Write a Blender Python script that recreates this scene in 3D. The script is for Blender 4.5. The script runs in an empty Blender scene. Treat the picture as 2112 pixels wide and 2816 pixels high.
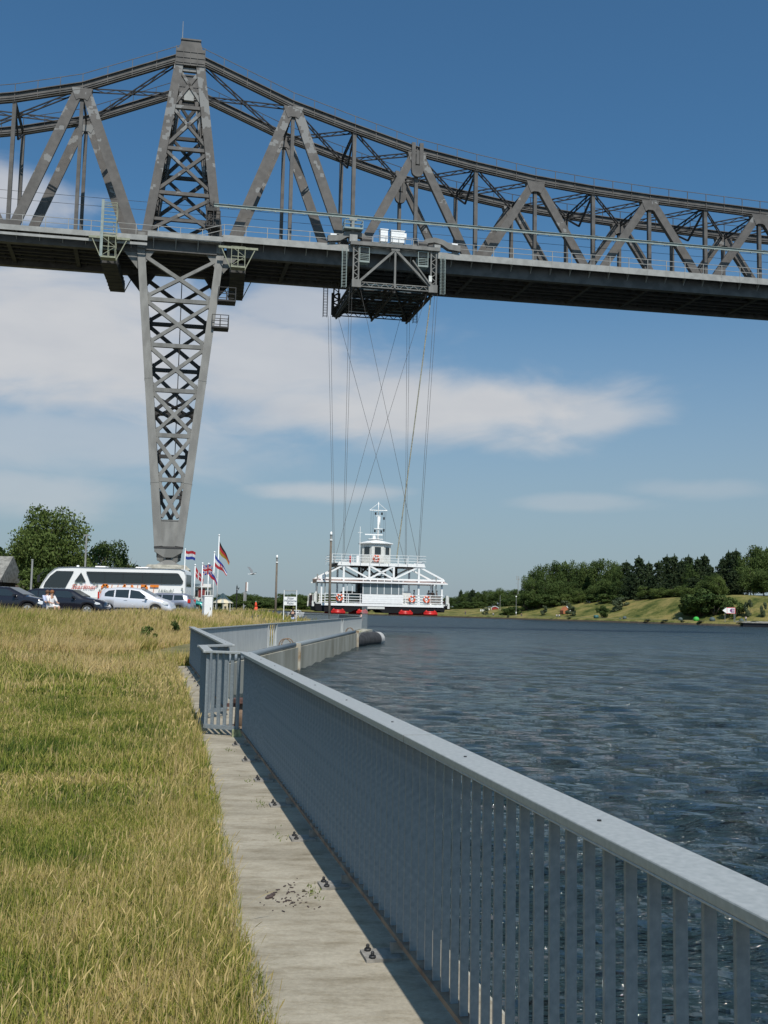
import bpy, bmesh, math, random
import numpy as np
from mathutils import Vector, Matrix
R = math.radians
sc = bpy.context.scene
C = sc.collection
random.seed(7); rng = np.random.default_rng(11)

# ------------------------------------------------------------------ camera
F_PX, H_CAM = 2750.0, 1.75
pitch = math.atan(267/2750.0); roll = 0.02
cp, sp = math.cos(pitch), math.sin(pitch)
right, up, fwd = Vector((1,0,0)), Vector((0,-sp,cp)), Vector((0,cp,sp))
r2 = right*math.cos(roll)+up*math.sin(roll)
u2 = up*math.cos(roll)-right*math.sin(roll)
cam_d = bpy.data.cameras.new('camera'); cam = bpy.data.objects.new('camera', cam_d); C.objects.link(cam)
cam_d.sensor_fit = 'VERTICAL'; cam_d.sensor_height = 24; cam_d.lens = 24*2750/2816
cam_d.clip_start = 0.1; cam_d.clip_end = 12000
M = Matrix((r2, u2, -fwd)).transposed().to_4x4(); M.translation = Vector((0,0,H_CAM))
cam.matrix_world = M
sc.camera = cam
O = Vector((0,0,H_CAM))
def at(u, v, d):           # point on the photograph's sight line at forward distance d
    r = r2*((u-1056)/F_PX) - u2*((v-1408)/F_PX) + fwd
    return O + r*(d/r.y)

# ------------------------------------------------------------------ sun, sky
SUN_AZ, SUN_EL = 16.8, 53.0        # light travels towards -x,+y by SUN_AZ
trav = Vector((-math.sin(R(SUN_AZ))*math.cos(R(SUN_EL)), math.cos(R(SUN_AZ))*math.cos(R(SUN_EL)), -math.sin(R(SUN_EL))))
sun_d = bpy.data.lights.new('sun', 'SUN'); sun_d.energy = 4.3; sun_d.angle = R(0.5); sun_d.color = (1, .95, .87)
sun = bpy.data.objects.new('sun', sun_d); C.objects.link(sun)
sun.rotation_euler = trav.to_track_quat('-Z', 'Y').to_euler()
sc.view_settings.view_transform = 'Standard'; sc.view_settings.look = 'None'
sc.view_settings.exposure = 0.0; sc.view_settings.gamma = 1.0

w = bpy.data.worlds.new('World'); sc.world = w; w.use_nodes = True
nt = w.node_tree; N = nt.nodes; L = nt.links
for n in list(N): N.remove(n)
def nd(t, **k):
    n = N.new(t)
    for a, b in k.items(): setattr(n, a, b)
    return n
def mth(op, a, b=None, c=None, clamp=False):
    n = nd('ShaderNodeMath', operation=op); n.use_clamp = clamp
    for i, x in enumerate((a, b, c)):
        if x is None: continue
        if isinstance(x, (int, float)): n.inputs[i].default_value = x
        else: L.new(x, n.inputs[i])
    return n.outputs[0]
sky = nd('ShaderNodeTexSky', sky_type='NISHITA'); sky.sun_disc = False
sky.sun_elevation = R(SUN_EL); sky.sun_rotation = math.atan2(-trav.x, -trav.y)
sky.air_density = 1.0; sky.dust_density = 1.2; sky.ozone_density = 1.5; sky.altitude = 0
tc = nd('ShaderNodeTexCoord'); sep = nd('ShaderNodeSeparateXYZ'); L.new(tc.outputs['Generated'], sep.inputs[0])
X, Y, Z = sep.outputs
az = mth('ARCTAN2', X, Y); el = mth('ARCSINE', Z)
# wisps: noise in (azimuth, elevation), stretched sideways
cmb = nd('ShaderNodeCombineXYZ'); L.new(mth('MULTIPLY', az, 5.0), cmb.inputs[0]); L.new(mth('MULTIPLY', el, 13.0), cmb.inputs[1])
n1 = nd('ShaderNodeTexNoise'); n1.inputs['Scale'].default_value = 1.6; n1.inputs['Detail'].default_value = 8; n1.inputs['Roughness'].default_value = .52
n1.inputs['Distortion'].default_value = .4
L.new(cmb.outputs[0], n1.inputs['Vector'])
nz = mth('SUBTRACT', n1.outputs[0], .5)
# clouds: (azimuth, elevation, half width, half height, strength) in radians
CL = [(-.33, .245, .34, .10, 1.0), (-.40, .375, .13, .035, .9), (-.12, .235, .2, .085, .9), (-.09, .295, .11, .045, .75),
      (.05, .20, .25, .05, 1.0), (.20, .192, .12, .028, .75), (-.35, .155, .3, .05, .5), (-.05, .115, .10, .013, .6),
      (.2, .108, .09, .012, .3), (-.38, .105, .2, .03, .5), (.30, .12, .08, .013, .25), (.9, .3, .3, .1, .8), (-1.2, .35, .4, .1, .8)]
acc = None
for (ca, ce, a, b, s) in CL:
    dx = mth('DIVIDE', mth('SUBTRACT', az, ca), a); dy = mth('DIVIDE', mth('SUBTRACT', el, ce), b)
    r = mth('SQRT', mth('ADD', mth('MULTIPLY', dx, dx), mth('MULTIPLY', dy, dy)))
    m_ = mth('ADD', mth('SUBTRACT', 1.0, r), mth('MULTIPLY', nz, 1.35))
    mr = nd('ShaderNodeMapRange', interpolation_type='SMOOTHSTEP'); L.new(m_, mr.inputs[0])
    mr.inputs[1].default_value = -.02; mr.inputs[2].default_value = .72; mr.inputs[3].default_value = 0; mr.inputs[4].default_value = s
    acc = mr.outputs[0] if acc is None else mth('MAXIMUM', acc, mr.outputs[0])
n2 = nd('ShaderNodeTexNoise'); n2.inputs['Scale'].default_value = 1.8; n2.inputs['Detail'].default_value = 8
L.new(cmb.outputs[0], n2.inputs['Vector'])
cc = nd('ShaderNodeMix', data_type='RGBA'); L.new(n2.outputs[0], cc.inputs[0])
cc.inputs[6].default_value = (5.1, 5.25, 5.6, 1); cc.inputs[7].default_value = (7.1, 7.0, 6.9, 1)
# hazy band towards the horizon
hz = nd('ShaderNodeMapRange', interpolation_type='SMOOTHSTEP'); L.new(el, hz.inputs[0])
hz.inputs[1].default_value = .40; hz.inputs[2].default_value = -.02; hz.inputs[3].default_value = 0; hz.inputs[4].default_value = .82
tint = nd('ShaderNodeMix', data_type='RGBA', blend_type='MULTIPLY'); tint.inputs[0].default_value = 1
L.new(sky.outputs[0], tint.inputs[6]); tint.inputs[7].default_value = (.50, .87, 1.04, 1)
mh = nd('ShaderNodeMix', data_type='RGBA'); L.new(hz.outputs[0], mh.inputs[0]); L.new(tint.outputs[2], mh.inputs[6]); mh.inputs[7].default_value = (3.4, 3.98, 4.5, 1)
mc = nd('ShaderNodeMix', data_type='RGBA'); L.new(mth('MULTIPLY', acc, .88), mc.inputs[0]); L.new(mh.outputs[2], mc.inputs[6]); L.new(cc.outputs[2], mc.inputs[7])
bg = nd('ShaderNodeBackground'); bg.inputs[1].default_value = 0.10; L.new(mc.outputs[2], bg.inputs[0])
wo = nd('ShaderNodeOutputWorld'); L.new(bg.outputs[0], wo.inputs[0])

# ------------------------------------------------------------------ materials
MATS = {}
def mat(name, col, rough=.6, metal=0, var=0, scale=4, col2=None, bump=0, bscale=None, spec=None, emit=0, coord='Object', stretch=None, lo=.4, hi=.62, detail=6):
    if name in MATS: return MATS[name]
    m = bpy.data.materials.new(name); m.use_nodes = True; t = m.node_tree; b = t.nodes['Principled BSDF']
    b.inputs['Base Color'].default_value = (*col, 1); b.inputs['Roughness'].default_value = rough; b.inputs['Metallic'].default_value = metal
    if spec is not None: b.inputs['Specular IOR Level'].default_value = spec
    if emit: b.inputs['Emission Color'].default_value = (*col, 1); b.inputs['Emission Strength'].default_value = emit
    if var or col2 or bump:
        co = t.nodes.new('ShaderNodeTexCoord'); mp = t.nodes.new('ShaderNodeMapping'); t.links.new(co.outputs[coord], mp.inputs[0])
        if stretch: mp.inputs['Scale'].default_value = stretch
        no = t.nodes.new('ShaderNodeTexNoise'); no.inputs['Scale'].default_value = scale; no.inputs['Detail'].default_value = detail
        t.links.new(mp.outputs[0], no.inputs['Vector'])
        if var or col2:
            rp = t.nodes.new('ShaderNodeValToRGB'); rp.color_ramp.elements[0].position = lo; rp.color_ramp.elements[1].position = hi
            c2 = col2 if col2 else tuple(min(1, x*(1+var)) for x in col); c1 = col if col2 else tuple(x*(1-var) for x in col)
            rp.color_ramp.elements[0].color = (*c1, 1); rp.color_ramp.elements[1].color = (*c2, 1)
            t.links.new(no.outputs[0], rp.inputs[0]); t.links.new(rp.outputs[0], b.inputs['Base Color'])
        if bump:
            bu = t.nodes.new('ShaderNodeBump'); bu.inputs['Strength'].default_value = bump; bu.inputs['Distance'].default_value = .02
            if bscale:
                no = t.nodes.new('ShaderNodeTexNoise'); no.inputs['Scale'].default_value = bscale; no.inputs['Detail'].default_value = 5; t.links.new(mp.outputs[0], no.inputs['Vector'])
            t.links.new(no.outputs[0], bu.inputs['Height']); t.links.new(bu.outputs[0], b.inputs['Normal'])
    MATS[name] = m; return m
def patched(name, base, light, scale, thr):        # repaint patches with blocky outlines
    m = bpy.data.materials.new(name); m.use_nodes = True; t = m.node_tree; b = t.nodes['Principled BSDF']; b.inputs['Roughness'].default_value = .65
    co = t.nodes.new('ShaderNodeTexCoord'); v = t.nodes.new('ShaderNodeTexVoronoi'); v.distance = 'CHEBYCHEV'; v.inputs['Scale'].default_value = 2.6; v.inputs['Randomness'].default_value = .75
    t.links.new(co.outputs['Object'], v.inputs['Vector'])
    no = t.nodes.new('ShaderNodeTexNoise'); no.inputs['Scale'].default_value = scale; no.inputs['Detail'].default_value = 1
    t.links.new(v.outputs['Position'], no.inputs['Vector'])
    sx = t.nodes.new('ShaderNodeSeparateXYZ'); t.links.new(co.outputs['Object'], sx.inputs[0])
    hmap = t.nodes.new('ShaderNodeMapRange'); hmap.inputs[1].default_value = 46; hmap.inputs[2].default_value = 60; hmap.inputs[3].default_value = -.16; hmap.inputs[4].default_value = .06
    t.links.new(sx.outputs[2], hmap.inputs[0])
    ad = t.nodes.new('ShaderNodeMath'); t.links.new(no.outputs[0], ad.inputs[0]); t.links.new(hmap.outputs[0], ad.inputs[1])
    g = t.nodes.new('ShaderNodeMath'); g.operation = 'GREATER_THAN'; g.inputs[1].default_value = thr; t.links.new(ad.outputs[0], g.inputs[0])
    n3 = t.nodes.new('ShaderNodeTexNoise'); n3.inputs['Scale'].default_value = 1.5; n3.inputs['Detail'].default_value = 6; t.links.new(co.outputs['Object'], n3.inputs['Vector'])
    rp = t.nodes.new('ShaderNodeValToRGB'); rp.color_ramp.elements[0].position = .35; rp.color_ramp.elements[1].position = .65
    rp.color_ramp.elements[0].color = (*[x*.8 for x in base], 1); rp.color_ramp.elements[1].color = (*[x*1.15 for x in base], 1); t.links.new(n3.outputs[0], rp.inputs[0])
    mx = t.nodes.new('ShaderNodeMix'); mx.data_type = 'RGBA'; t.links.new(g.outputs[0], mx.inputs[0]); t.links.new(rp.outputs[0], mx.inputs[6]); mx.inputs[7].default_value = (*light, 1)
    t.links.new(mx.outputs[2], b.inputs['Base Color']); return m

STEEL = mat('brown grey steel', (.088,.082,.076), .65, var=.22, scale=.9)
STEELP = patched('patched steel', (.098,.09,.083), (.20,.20,.195), .8, .575)
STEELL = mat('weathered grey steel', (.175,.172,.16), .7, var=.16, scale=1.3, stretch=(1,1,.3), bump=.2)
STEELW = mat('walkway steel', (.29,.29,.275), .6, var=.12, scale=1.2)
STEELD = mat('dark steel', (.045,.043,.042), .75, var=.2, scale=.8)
GREENG = mat('green grey steel', (.25,.30,.28), .6, var=.12, scale=2)
YELG = mat('pale olive steel', (.25,.26,.18), .6, var=.15, scale=3)
WHITE = mat('white paint', (.86,.86,.85), .4, var=.03, scale=3)
OFFW = mat('off white paint', (.66,.66,.62), .5, var=.08, scale=3)
REDF = mat('red rubber', (.52,.018,.015), .35, var=.15, scale=3)
ORNG = mat('orange plastic', (.75,.11,.03), .45)
BLACK = mat('black rubber', (.018,.018,.02), .55, var=.3, scale=6)
TYRE = mat('tyre rubber', (.02,.02,.021), .8)
GLASS = mat('dark glass', (.022,.03,.034), .06, spec=.8)
PANE = mat('grey tinted pane', (.16,.2,.22), .08, spec=.7)
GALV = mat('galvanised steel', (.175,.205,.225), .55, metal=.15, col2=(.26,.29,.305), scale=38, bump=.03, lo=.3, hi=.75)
GALV_LIT = mat('sunlit galvanised steel', (.36,.38,.385), .6, metal=.05, col2=(.50,.52,.52), scale=3, stretch=(6,6,.4), lo=.3, hi=.7)  # lighter copy of the galvanised steel: sunlight on the angled railing put into colour
GALVT = mat('galvanised handrail', (.33,.35,.345), .5, metal=.2, col2=(.45,.465,.455), scale=45, bump=.08, lo=.25, hi=.75)
RUST = mat('rusty bar', (.16,.10,.065), .8, col2=(.26,.19,.13), scale=9)
CONC = mat('concrete', (.33,.305,.255), .9, col2=(.52,.49,.43), scale=2.2, bump=.25, bscale=60, lo=.33, hi=.66, detail=10)
CONCW = mat('quay concrete', (.22,.205,.15), .9, col2=(.48,.46,.39), scale=1.4, bump=.3, bscale=20, stretch=(2.2,.5,.25), lo=.25, hi=.75)
STONE = mat('pier stone', (.25,.24,.20), .95, col2=(.42,.40,.34), scale=1.6, bump=.6, bscale=5)
BARK = mat('bark', (.09,.07,.05), .95, var=.3, scale=6)
WOODP = mat('weathered timber', (.15,.125,.10), .9, var=.3, scale=8, stretch=(3,3,.3))
SKIN = mat('skin', (.5,.29,.2), .6)
HAIRD = mat('dark hair', (.035,.02,.012), .7)
HAIRB = mat('auburn hair', (.22,.085,.03), .7)
CHROME = mat('polished metal', (.7,.7,.7), .18, metal=1)

# ------------------------------------------------------------------ mesh helpers
SKEW = {'railway_bridge': .065, 'bridge_tower': .04, 'bridge_pier': .04, 'ferry_carriage': .065}
class MB:
    def __init__(s): s.v = []; s.f = []; s.m = []; s.mi = 0
    def add(s, vs, fs):
        k = len(s.v); s.v += [tuple(p) for p in vs]; s.f += [tuple(i+k for i in f) for f in fs]; s.m += [s.mi]*len(fs); return s
    def bx(s, x0, x1, y0, y1, z0, z1):
        return s.add([(x0,y0,z0),(x1,y0,z0),(x1,y1,z0),(x0,y1,z0),(x0,y0,z1),(x1,y0,z1),(x1,y1,z1),(x0,y1,z1)],
                     [(3,2,1,0),(4,5,6,7),(0,1,5,4),(1,2,6,5),(2,3,7,6),(3,0,4,7)])
    def beam(s, p, q, w_, h, upv=(0,0,1), w2=None, h2=None):
        p, q = Vector(p), Vector(q); d = (q-p).normalized(); u = Vector(upv)
        if abs(d.dot(u)) > .98: u = Vector((0,1,0)) if abs(d.y) < .9 else Vector((1,0,0))
        a = d.cross(u).normalized(); b = a.cross(d).normalized(); w2 = w_ if w2 is None else w2; h2 = h if h2 is None else h2
        vs = [p-a*w_/2-b*h/2, p+a*w_/2-b*h/2, p+a*w_/2+b*h/2, p-a*w_/2+b*h/2, q-a*w2/2-b*h2/2, q+a*w2/2-b*h2/2, q+a*w2/2+b*h2/2, q-a*w2/2+b*h2/2]
        return s.add(vs, [(0,1,2,3),(7,6,5,4),(1,0,4,5),(2,1,5,6),(3,2,6,7),(0,3,7,4)])
    def tube(s, p, q, r, n=8, rb=None, caps=True):
        p, q = Vector(p), Vector(q); d = (q-p).normalized(); u = Vector((0,0,1)) if abs(d.z) < .9 else Vector((1,0,0))
        a = d.cross(u).normalized(); b = a.cross(d); rb = r if rb is None else rb
        vs = [p+(a*math.cos(t)+b*math.sin(t))*r for t in [2*math.pi*i/n for i in range(n)]] + [q+(a*math.cos(t)+b*math.sin(t))*rb for t in [2*math.pi*i/n for i in range(n)]]
        fs = [(i,(i+1)%n,n+(i+1)%n,n+i) for i in range(n)]
        if caps: fs += [tuple(range(n-1,-1,-1)), tuple(range(n,2*n))]
        return s.add(vs, fs)
    def path(s, pts, r, n=8):
        for a, b in zip(pts, pts[1:]): s.tube(a, b, r, n)
        return s
    def prism(s, poly, a0, a1, ax='y'):      # poly in the two other axes
        n = len(poly)
        def P(u, v, t): return {'y': (u,t,v), 'x': (t,u,v), 'z': (u,v,t)}[ax]
        return s.add([P(u,v,a0) for u,v in poly]+[P(u,v,a1) for u,v in poly], [tuple(range(n-1,-1,-1)), tuple(range(n,2*n))]+[(i,(i+1)%n,n+(i+1)%n,n+i) for i in range(n)])
    def ball(s, c, r, n=10, m=6, sz=1.0):
        vs = [(c[0],c[1],c[2]-r*sz)]
        for j in range(1, m):
            ph = math.pi*j/m-math.pi/2
            for i in range(n): vs.append((c[0]+r*math.cos(ph)*math.cos(2*math.pi*i/n), c[1]+r*math.cos(ph)*math.sin(2*math.pi*i/n), c[2]+r*sz*math.sin(ph)))
        vs.append((c[0],c[1],c[2]+r*sz)); fs = [(0,1+(i+1)%n,1+i) for i in range(n)]; e = len(vs)-1
        for j in range(m-2):
            for i in range(n): fs.append((1+j*n+i,1+j*n+(i+1)%n,1+(j+1)*n+(i+1)%n,1+(j+1)*n+i))
        fs += [(1+(m-2)*n+i,1+(m-2)*n+(i+1)%n,e) for i in range(n)]
        return s.add(vs, fs)
    def lattice(s, p, q, dep, perp, cw=.12, lw=.06, n=6, th=.1):   # two chords and a zig-zag
        p, q = Vector(p), Vector(q); o = Vector(perp).normalized()*dep/2
        s.beam(p+o, q+o, cw, cw); s.beam(p-o, q-o, cw, cw)
        for i in range(n):
            a = p.lerp(q, i/n); b = p.lerp(q, (i+1)/n); sg = 1 if i % 2 else -1
            s.beam(a+o*sg, b-o*sg, lw, lw)
        return s
    def torus(s, c, R_, r, axis='y', n=20, m=8):
        vs = []
        for i in range(n):
            t = 2*math.pi*i/n
            for j in range(m):
                p = 2*math.pi*j/m; rr = R_+r*math.cos(p); a, b, h = rr*math.cos(t), rr*math.sin(t), r*math.sin(p)
                vs.append({'y': (c[0]+a,c[1]+h,c[2]+b), 'x': (c[0]+h,c[1]+a,c[2]+b), 'z': (c[0]+a,c[1]+b,c[2]+h)}[axis])
        return s.add(vs, [(i*m+j,((i+1)%n)*m+j,((i+1)%n)*m+(j+1)%m,i*m+(j+1)%m) for i in range(n) for j in range(m)])
    def build(s, name, m, parent=None, smooth=False, label=None, bevel=0, kind=None):
        if parent is not None and parent.name in SKEW: s.v = [(x-SKEW[parent.name]*y, y, z) for x, y, z in s.v]
        me = bpy.data.meshes.new(name); me.from_pydata(s.v, [], s.f)
        ms = m if isinstance(m, (list, tuple)) else [m]
        for x in ms: me.materials.append(x)
        if len(ms) > 1: me.polygons.foreach_set('material_index', s.m)
        bm = bmesh.new(); bm.from_mesh(me); bmesh.ops.recalc_face_normals(bm, faces=bm.faces); bm.to_mesh(me); bm.free()
        if smooth: me.polygons.foreach_set('use_smooth', [True]*len(me.polygons))
        o = bpy.data.objects.new(name, me); C.objects.link(o)
        if parent: o.parent = parent
        if label: o['label'] = label
        if kind: o['kind'] = kind
        if bevel:
            b = o.modifiers.new('bevel', 'BEVEL'); b.width = bevel; b.segments = 2; b.limit_method = 'ANGLE'
        return o
def thing(name, label, cat, loc=(0,0,0), rz=0, group=None):
    o = bpy.data.objects.new(name, None); C.objects.link(o); o.location = loc; o.rotation_euler = (0,0,rz); o.empty_display_size = .3
    o['label'] = label; o['category'] = cat
    if group: o['group'] = group
    return o
def tag(o, label=None, cat=None, group=None, kind=None):
    if label: o['label'] = label
    if cat: o['category'] = cat
    if group: o['group'] = group
    if kind: o['kind'] = kind
    return o
def dup(root, loc, rz=0, label=None, group=None, scale=None):
    r = root.copy(); C.objects.link(r); r.location = loc; r.rotation_euler = (0,0,rz)
    if scale: r.scale = scale
    if label: r['label'] = label
    if group: r['group'] = group
    for ch in [c for c in root.children]:
        c = ch.copy(); C.objects.link(c); c.parent = r
        for g in ch.children:
            d = g.copy(); C.objects.link(d); d.parent = c
    return r
def npmesh(name, V, Fq, m, smooth=False, attrs=None, parent=None):
    me = bpy.data.meshes.new(name); nv, nf, k = len(V), len(Fq), Fq.shape[1]
    me.vertices.add(nv); me.vertices.foreach_set('co', V.astype(np.float32).ravel())
    me.loops.add(nf*k); me.loops.foreach_set('vertex_index', Fq.astype(np.int32).ravel())
    me.polygons.add(nf); me.polygons.foreach_set('loop_start', np.arange(0, nf*k, k, dtype=np.int32)); 
    if smooth: me.polygons.foreach_set('use_smooth', np.ones(nf, dtype=bool))
    for an, av in (attrs or {}).items():
        a = me.attributes.new(an, 'FLOAT', 'POINT'); a.data.foreach_set('value', av.astype(np.float32))
    me.update(calc_edges=True)
    if m: me.materials.append(m)
    o = bpy.data.objects.new(name, me); C.objects.link(o)
    if parent: o.parent = parent
    return o
def text_part(s, size, m, parent, loc, rot, name='lettering', shear=0, ext=.004, align='CENTER', bold=0, sx=1):
    cu = bpy.data.curves.new(name, 'FONT'); cu.body = s; cu.size = size; cu.extrude = ext; cu.align_x = align; cu.align_y = 'CENTER'; cu.shear = shear; cu.offset = bold
    tmp = bpy.data.objects.new('tmp', cu); me = bpy.data.meshes.new_from_object(tmp); bpy.data.objects.remove(tmp)
    me.materials.clear(); me.materials.append(m)
    o = bpy.data.objects.new(name, me); C.objects.link(o); o.parent = parent; o.location = loc; o.rotation_euler = rot; o.scale = (sx,1,1)
    return o
def sstep(a, b, x):
    t = np.clip((np.asarray(x, float)-a)/(b-a), 0, 1); return t*t*(3-2*t)

# ------------------------------------------------------------------ plan of the place
WZ = -0.95                                  # water level
def railx(y): return .38-.2352*(y-4.22)     # line of the railing along the walk
CORNER = (-5.56, 29.4); SEG3E = (-1.70, 84.2)
QP = [(-20, railx(-20)+.28), (29.2, railx(29.2)+.28), (29.5, CORNER[0]+.9), (84.4, SEG3E[0]+.9), (86, -1.2), (104, -3.8), (109, -9.9), (150, -17), (300, -50), (520, -125), (900, -520)]
def quay_x(y): return np.interp(y, [a for a, b in QP], [b for a, b in QP])
WL = [(-20, 5.3), (4.5, -.44), (5.85, -.79), (6.6, -.91), (9.2, -1.45), (14.2, -2.52), (20.7, -4.0), (27.5, -5.60), (28.8, -5.95), (29.5, -5.75), (31, -5.5), (84, -1.9), (86, -2.2), (104, -5.2), (109, -11), (900, -530)]
def walk_x(y): return np.interp(y, [a for a, b in WL], [b for a, b in WL])
def ground_h(x, y):
    q = quay_x(y)-x
    return (1.03*sstep(24, 48, y)+.1*sstep(55, 90, y))*sstep(2.2, 9.5, q) + .03*np.sin(x*.9+y*.35)*sstep(1.5, 4, q)

# ------------------------------------------------------------------ ground on the left bank
ys = np.concatenate([np.arange(-20, 60, .5), np.arange(60, 160, 2.5), np.arange(160, 901, 20)])
us = np.concatenate([[0, .02], np.linspace(.1, 12, 60), np.linspace(13, 60, 40), np.linspace(75, 900, 22)])
YY, UU = np.meshgrid(ys, us, indexing='ij'); XX = quay_x(YY)-.02-UU
ZZ = ground_h(XX, YY)-.03
V = np.stack([XX, YY, ZZ], -1).reshape(-1, 3); nr, ncol = YY.shape
idx = np.arange(nr*ncol).reshape(nr, ncol); Fq = np.stack([idx[:-1,:-1], idx[:-1,1:], idx[1:,1:], idx[1:,:-1]], -1).reshape(-1, 4)[:, ::-1]
GRND = mat('grassy earth', (.085,.09,.03), .95, col2=(.21,.175,.08), scale=1.3, bump=.5, bscale=14, lo=.35, hi=.65, detail=12)
tag(npmesh('ground', V, Fq, GRND, True), kind='structure')
# car park surface
cpv = MB(); nx = 14
ASPH = mat('asphalt', (.07,.07,.07), .9, var=.2, scale=3)
YY, XX = np.meshgrid(np.linspace(47.5, 104, 30), np.linspace(-60, -9.5, 26), indexing='ij'); ZZ = ground_h(XX, YY)+.004
V = np.stack([XX, YY, ZZ], -1).reshape(-1,3); idx = np.arange(30*26).reshape(30,26); Fq = np.stack([idx[:-1,:-1], idx[:-1,1:], idx[1:,1:], idx[1:,:-1]], -1).reshape(-1,4)
tag(npmesh('parking_ground', V, Fq, ASPH, True), kind='structure')
# concrete walk
yy = np.arange(-6, 29.2, .12); rows = []
for y in yy:
    l = walk_x(y)+.03*math.sin(y*5)+.02*math.sin(y*13+1); r = railx(y)+.26
    rows.append([(l-.06, y, -.022), (l+.0, y, 0.0), ((l+r)/2, y, .004), (r, y, .004)])
V = np.array(rows).reshape(-1,3); n_ = len(yy); idx = np.arange(n_*4).reshape(n_,4); Fq = np.stack([idx[:-1,:-1], idx[:-1,1:], idx[1:,1:], idx[1:,:-1]], -1).reshape(-1,4)
def walk_mat():
    m = bpy.data.materials.new('walk concrete'); m.use_nodes = True; t = m.node_tree; b = t.nodes['Principled BSDF']; b.inputs['Roughness'].default_value = .92
    co = t.nodes.new('ShaderNodeTexCoord')
    def noise(sc_, det, vec=None, st=None, ro=.55):
        n = t.nodes.new('ShaderNodeTexNoise'); n.inputs['Scale'].default_value = sc_; n.inputs['Detail'].default_value = det; n.inputs['Roughness'].default_value = ro
        mp = t.nodes.new('ShaderNodeMapping'); t.links.new(co.outputs['Object'], mp.inputs[0])
        if st: mp.inputs['Scale'].default_value = st
        t.links.new(mp.outputs[0], n.inputs['Vector']); return n.outputs[0]
    def ramp(x, p0, p1, c0, c1):
        r = t.nodes.new('ShaderNodeValToRGB'); r.color_ramp.elements[0].position = p0; r.color_ramp.elements[1].position = p1
        r.color_ramp.elements[0].color = (*c0, 1); r.color_ramp.elements[1].color = (*c1, 1); t.links.new(x, r.inputs[0]); return r.outputs[0]
    a = ramp(noise(1.6, 8, st=(.7,1.5,1)), .32, .68, (.29,.255,.19), (.43,.385,.30))
    f = ramp(noise(34, 10, ro=.8), .28, .72, (.74,.74,.74), (1.14,1.14,1.14))
    mx = t.nodes.new('ShaderNodeMix'); mx.data_type = 'RGBA'; mx.blend_type = 'MULTIPLY'; mx.inputs[0].default_value = 1; t.links.new(a, mx.inputs[6]); t.links.new(f, mx.inputs[7])
    d = ramp(noise(3.3, 9, st=(1,2.6,1), ro=.7), .47, .72, (1,1,1), (.56,.52,.44))
    m2 = t.nodes.new('ShaderNodeMix'); m2.data_type = 'RGBA'; m2.blend_type = 'MULTIPLY'; m2.inputs[0].default_value = 1; t.links.new(mx.outputs[2], m2.inputs[6]); t.links.new(d, m2.inputs[7])
    t.links.new(m2.outputs[2], b.inputs['Base Color'])
    bu = t.nodes.new('ShaderNodeBump'); bu.inputs['Strength'].default_value = .35; bu.inputs['Distance'].default_value = .01; t.links.new(noise(45, 6), bu.inputs['Height']); t.links.new(bu.outputs[0], b.inputs['Normal'])
    return m
WALK = walk_mat()
tag(npmesh('path', V, Fq, WALK, True), kind='structure')

# ------------------------------------------------------------------ water: a fan of rows around the bank, cells growing with distance
def water_mat():
    m = bpy.data.materials.new('canal water'); m.use_nodes = True; t = m.node_tree; b = t.nodes['Principled BSDF']
    b.inputs['Base Color'].default_value = (.018,.032,.036,1); b.inputs['Roughness'].default_value = .06; b.inputs['IOR'].default_value = 1.33
    co = t.nodes.new('ShaderNodeTexCoord'); hs = []
    # the open canal is rougher with wind than the sheltered water by the quay
    sy = t.nodes.new('ShaderNodeSeparateXYZ'); t.links.new(co.outputs['Object'], sy.inputs[0]); ry = t.nodes.new('ShaderNodeMapRange'); ry.inputs[1].default_value = 18; ry.inputs[2].default_value = 160; ry.inputs[3].default_value = .06; ry.inputs[4].default_value = .34
    t.links.new(sy.outputs[1], ry.inputs[0]); t.links.new(ry.outputs[0], b.inputs['Roughness'])
    for sc_, st, k in ((.62,(.4,1.5,1),1.7), (1.9,(.42,1.5,1),.95), (6,(.5,1.4,1),.36)):
        mp = t.nodes.new('ShaderNodeMapping'); mp.inputs['Scale'].default_value = st; mp.inputs['Rotation'].default_value = (0,0,R(-8)); t.links.new(co.outputs['Object'], mp.inputs[0])
        n = t.nodes.new('ShaderNodeTexNoise'); n.inputs['Scale'].default_value = sc_; n.inputs['Detail'].default_value = 3; n.inputs['Roughness'].default_value = .55; n.inputs['Distortion'].default_value = .4
        t.links.new(mp.outputs[0], n.inputs['Vector'])
        # ridged noise: sharp little crests
        a0 = t.nodes.new('ShaderNodeMath'); a0.operation = 'SUBTRACT'; a0.inputs[1].default_value = .5; t.links.new(n.outputs[0], a0.inputs[0])
        a1 = t.nodes.new('ShaderNodeMath'); a1.operation = 'ABSOLUTE'; t.links.new(a0.outputs[0], a1.inputs[0])
        mu = t.nodes.new('ShaderNodeMath'); mu.operation = 'MULTIPLY'; mu.inputs[1].default_value = -2*k; t.links.new(a1.outputs[0], mu.inputs[0]); hs.append(mu.outputs[0])
    a = t.nodes.new('ShaderNodeMath'); t.links.new(hs[0], a.inputs[0]); t.links.new(hs[1], a.inputs[1])
    a2 = t.nodes.new('ShaderNodeMath'); t.links.new(a.outputs[0], a2.inputs[0]); t.links.new(hs[2], a2.inputs[1])
    bu = t.nodes.new('ShaderNodeBump'); bu.inputs['Strength'].default_value = 1; bu.inputs['Distance'].default_value = .34
    t.links.new(a2.outputs[0], bu.inputs['Height']); t.links.new(bu.outputs[0], b.inputs['Normal'])
    return m
dist = [1.5]
while dist[-1] < 2600: dist.append(dist[-1]+max(.06, min(dist[-1]*.0085, 60) if dist[-1] < 400 else dist[-1]*.05))
dist = np.array(dist); ang = np.linspace(R(-75), R(88), 620)
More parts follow.
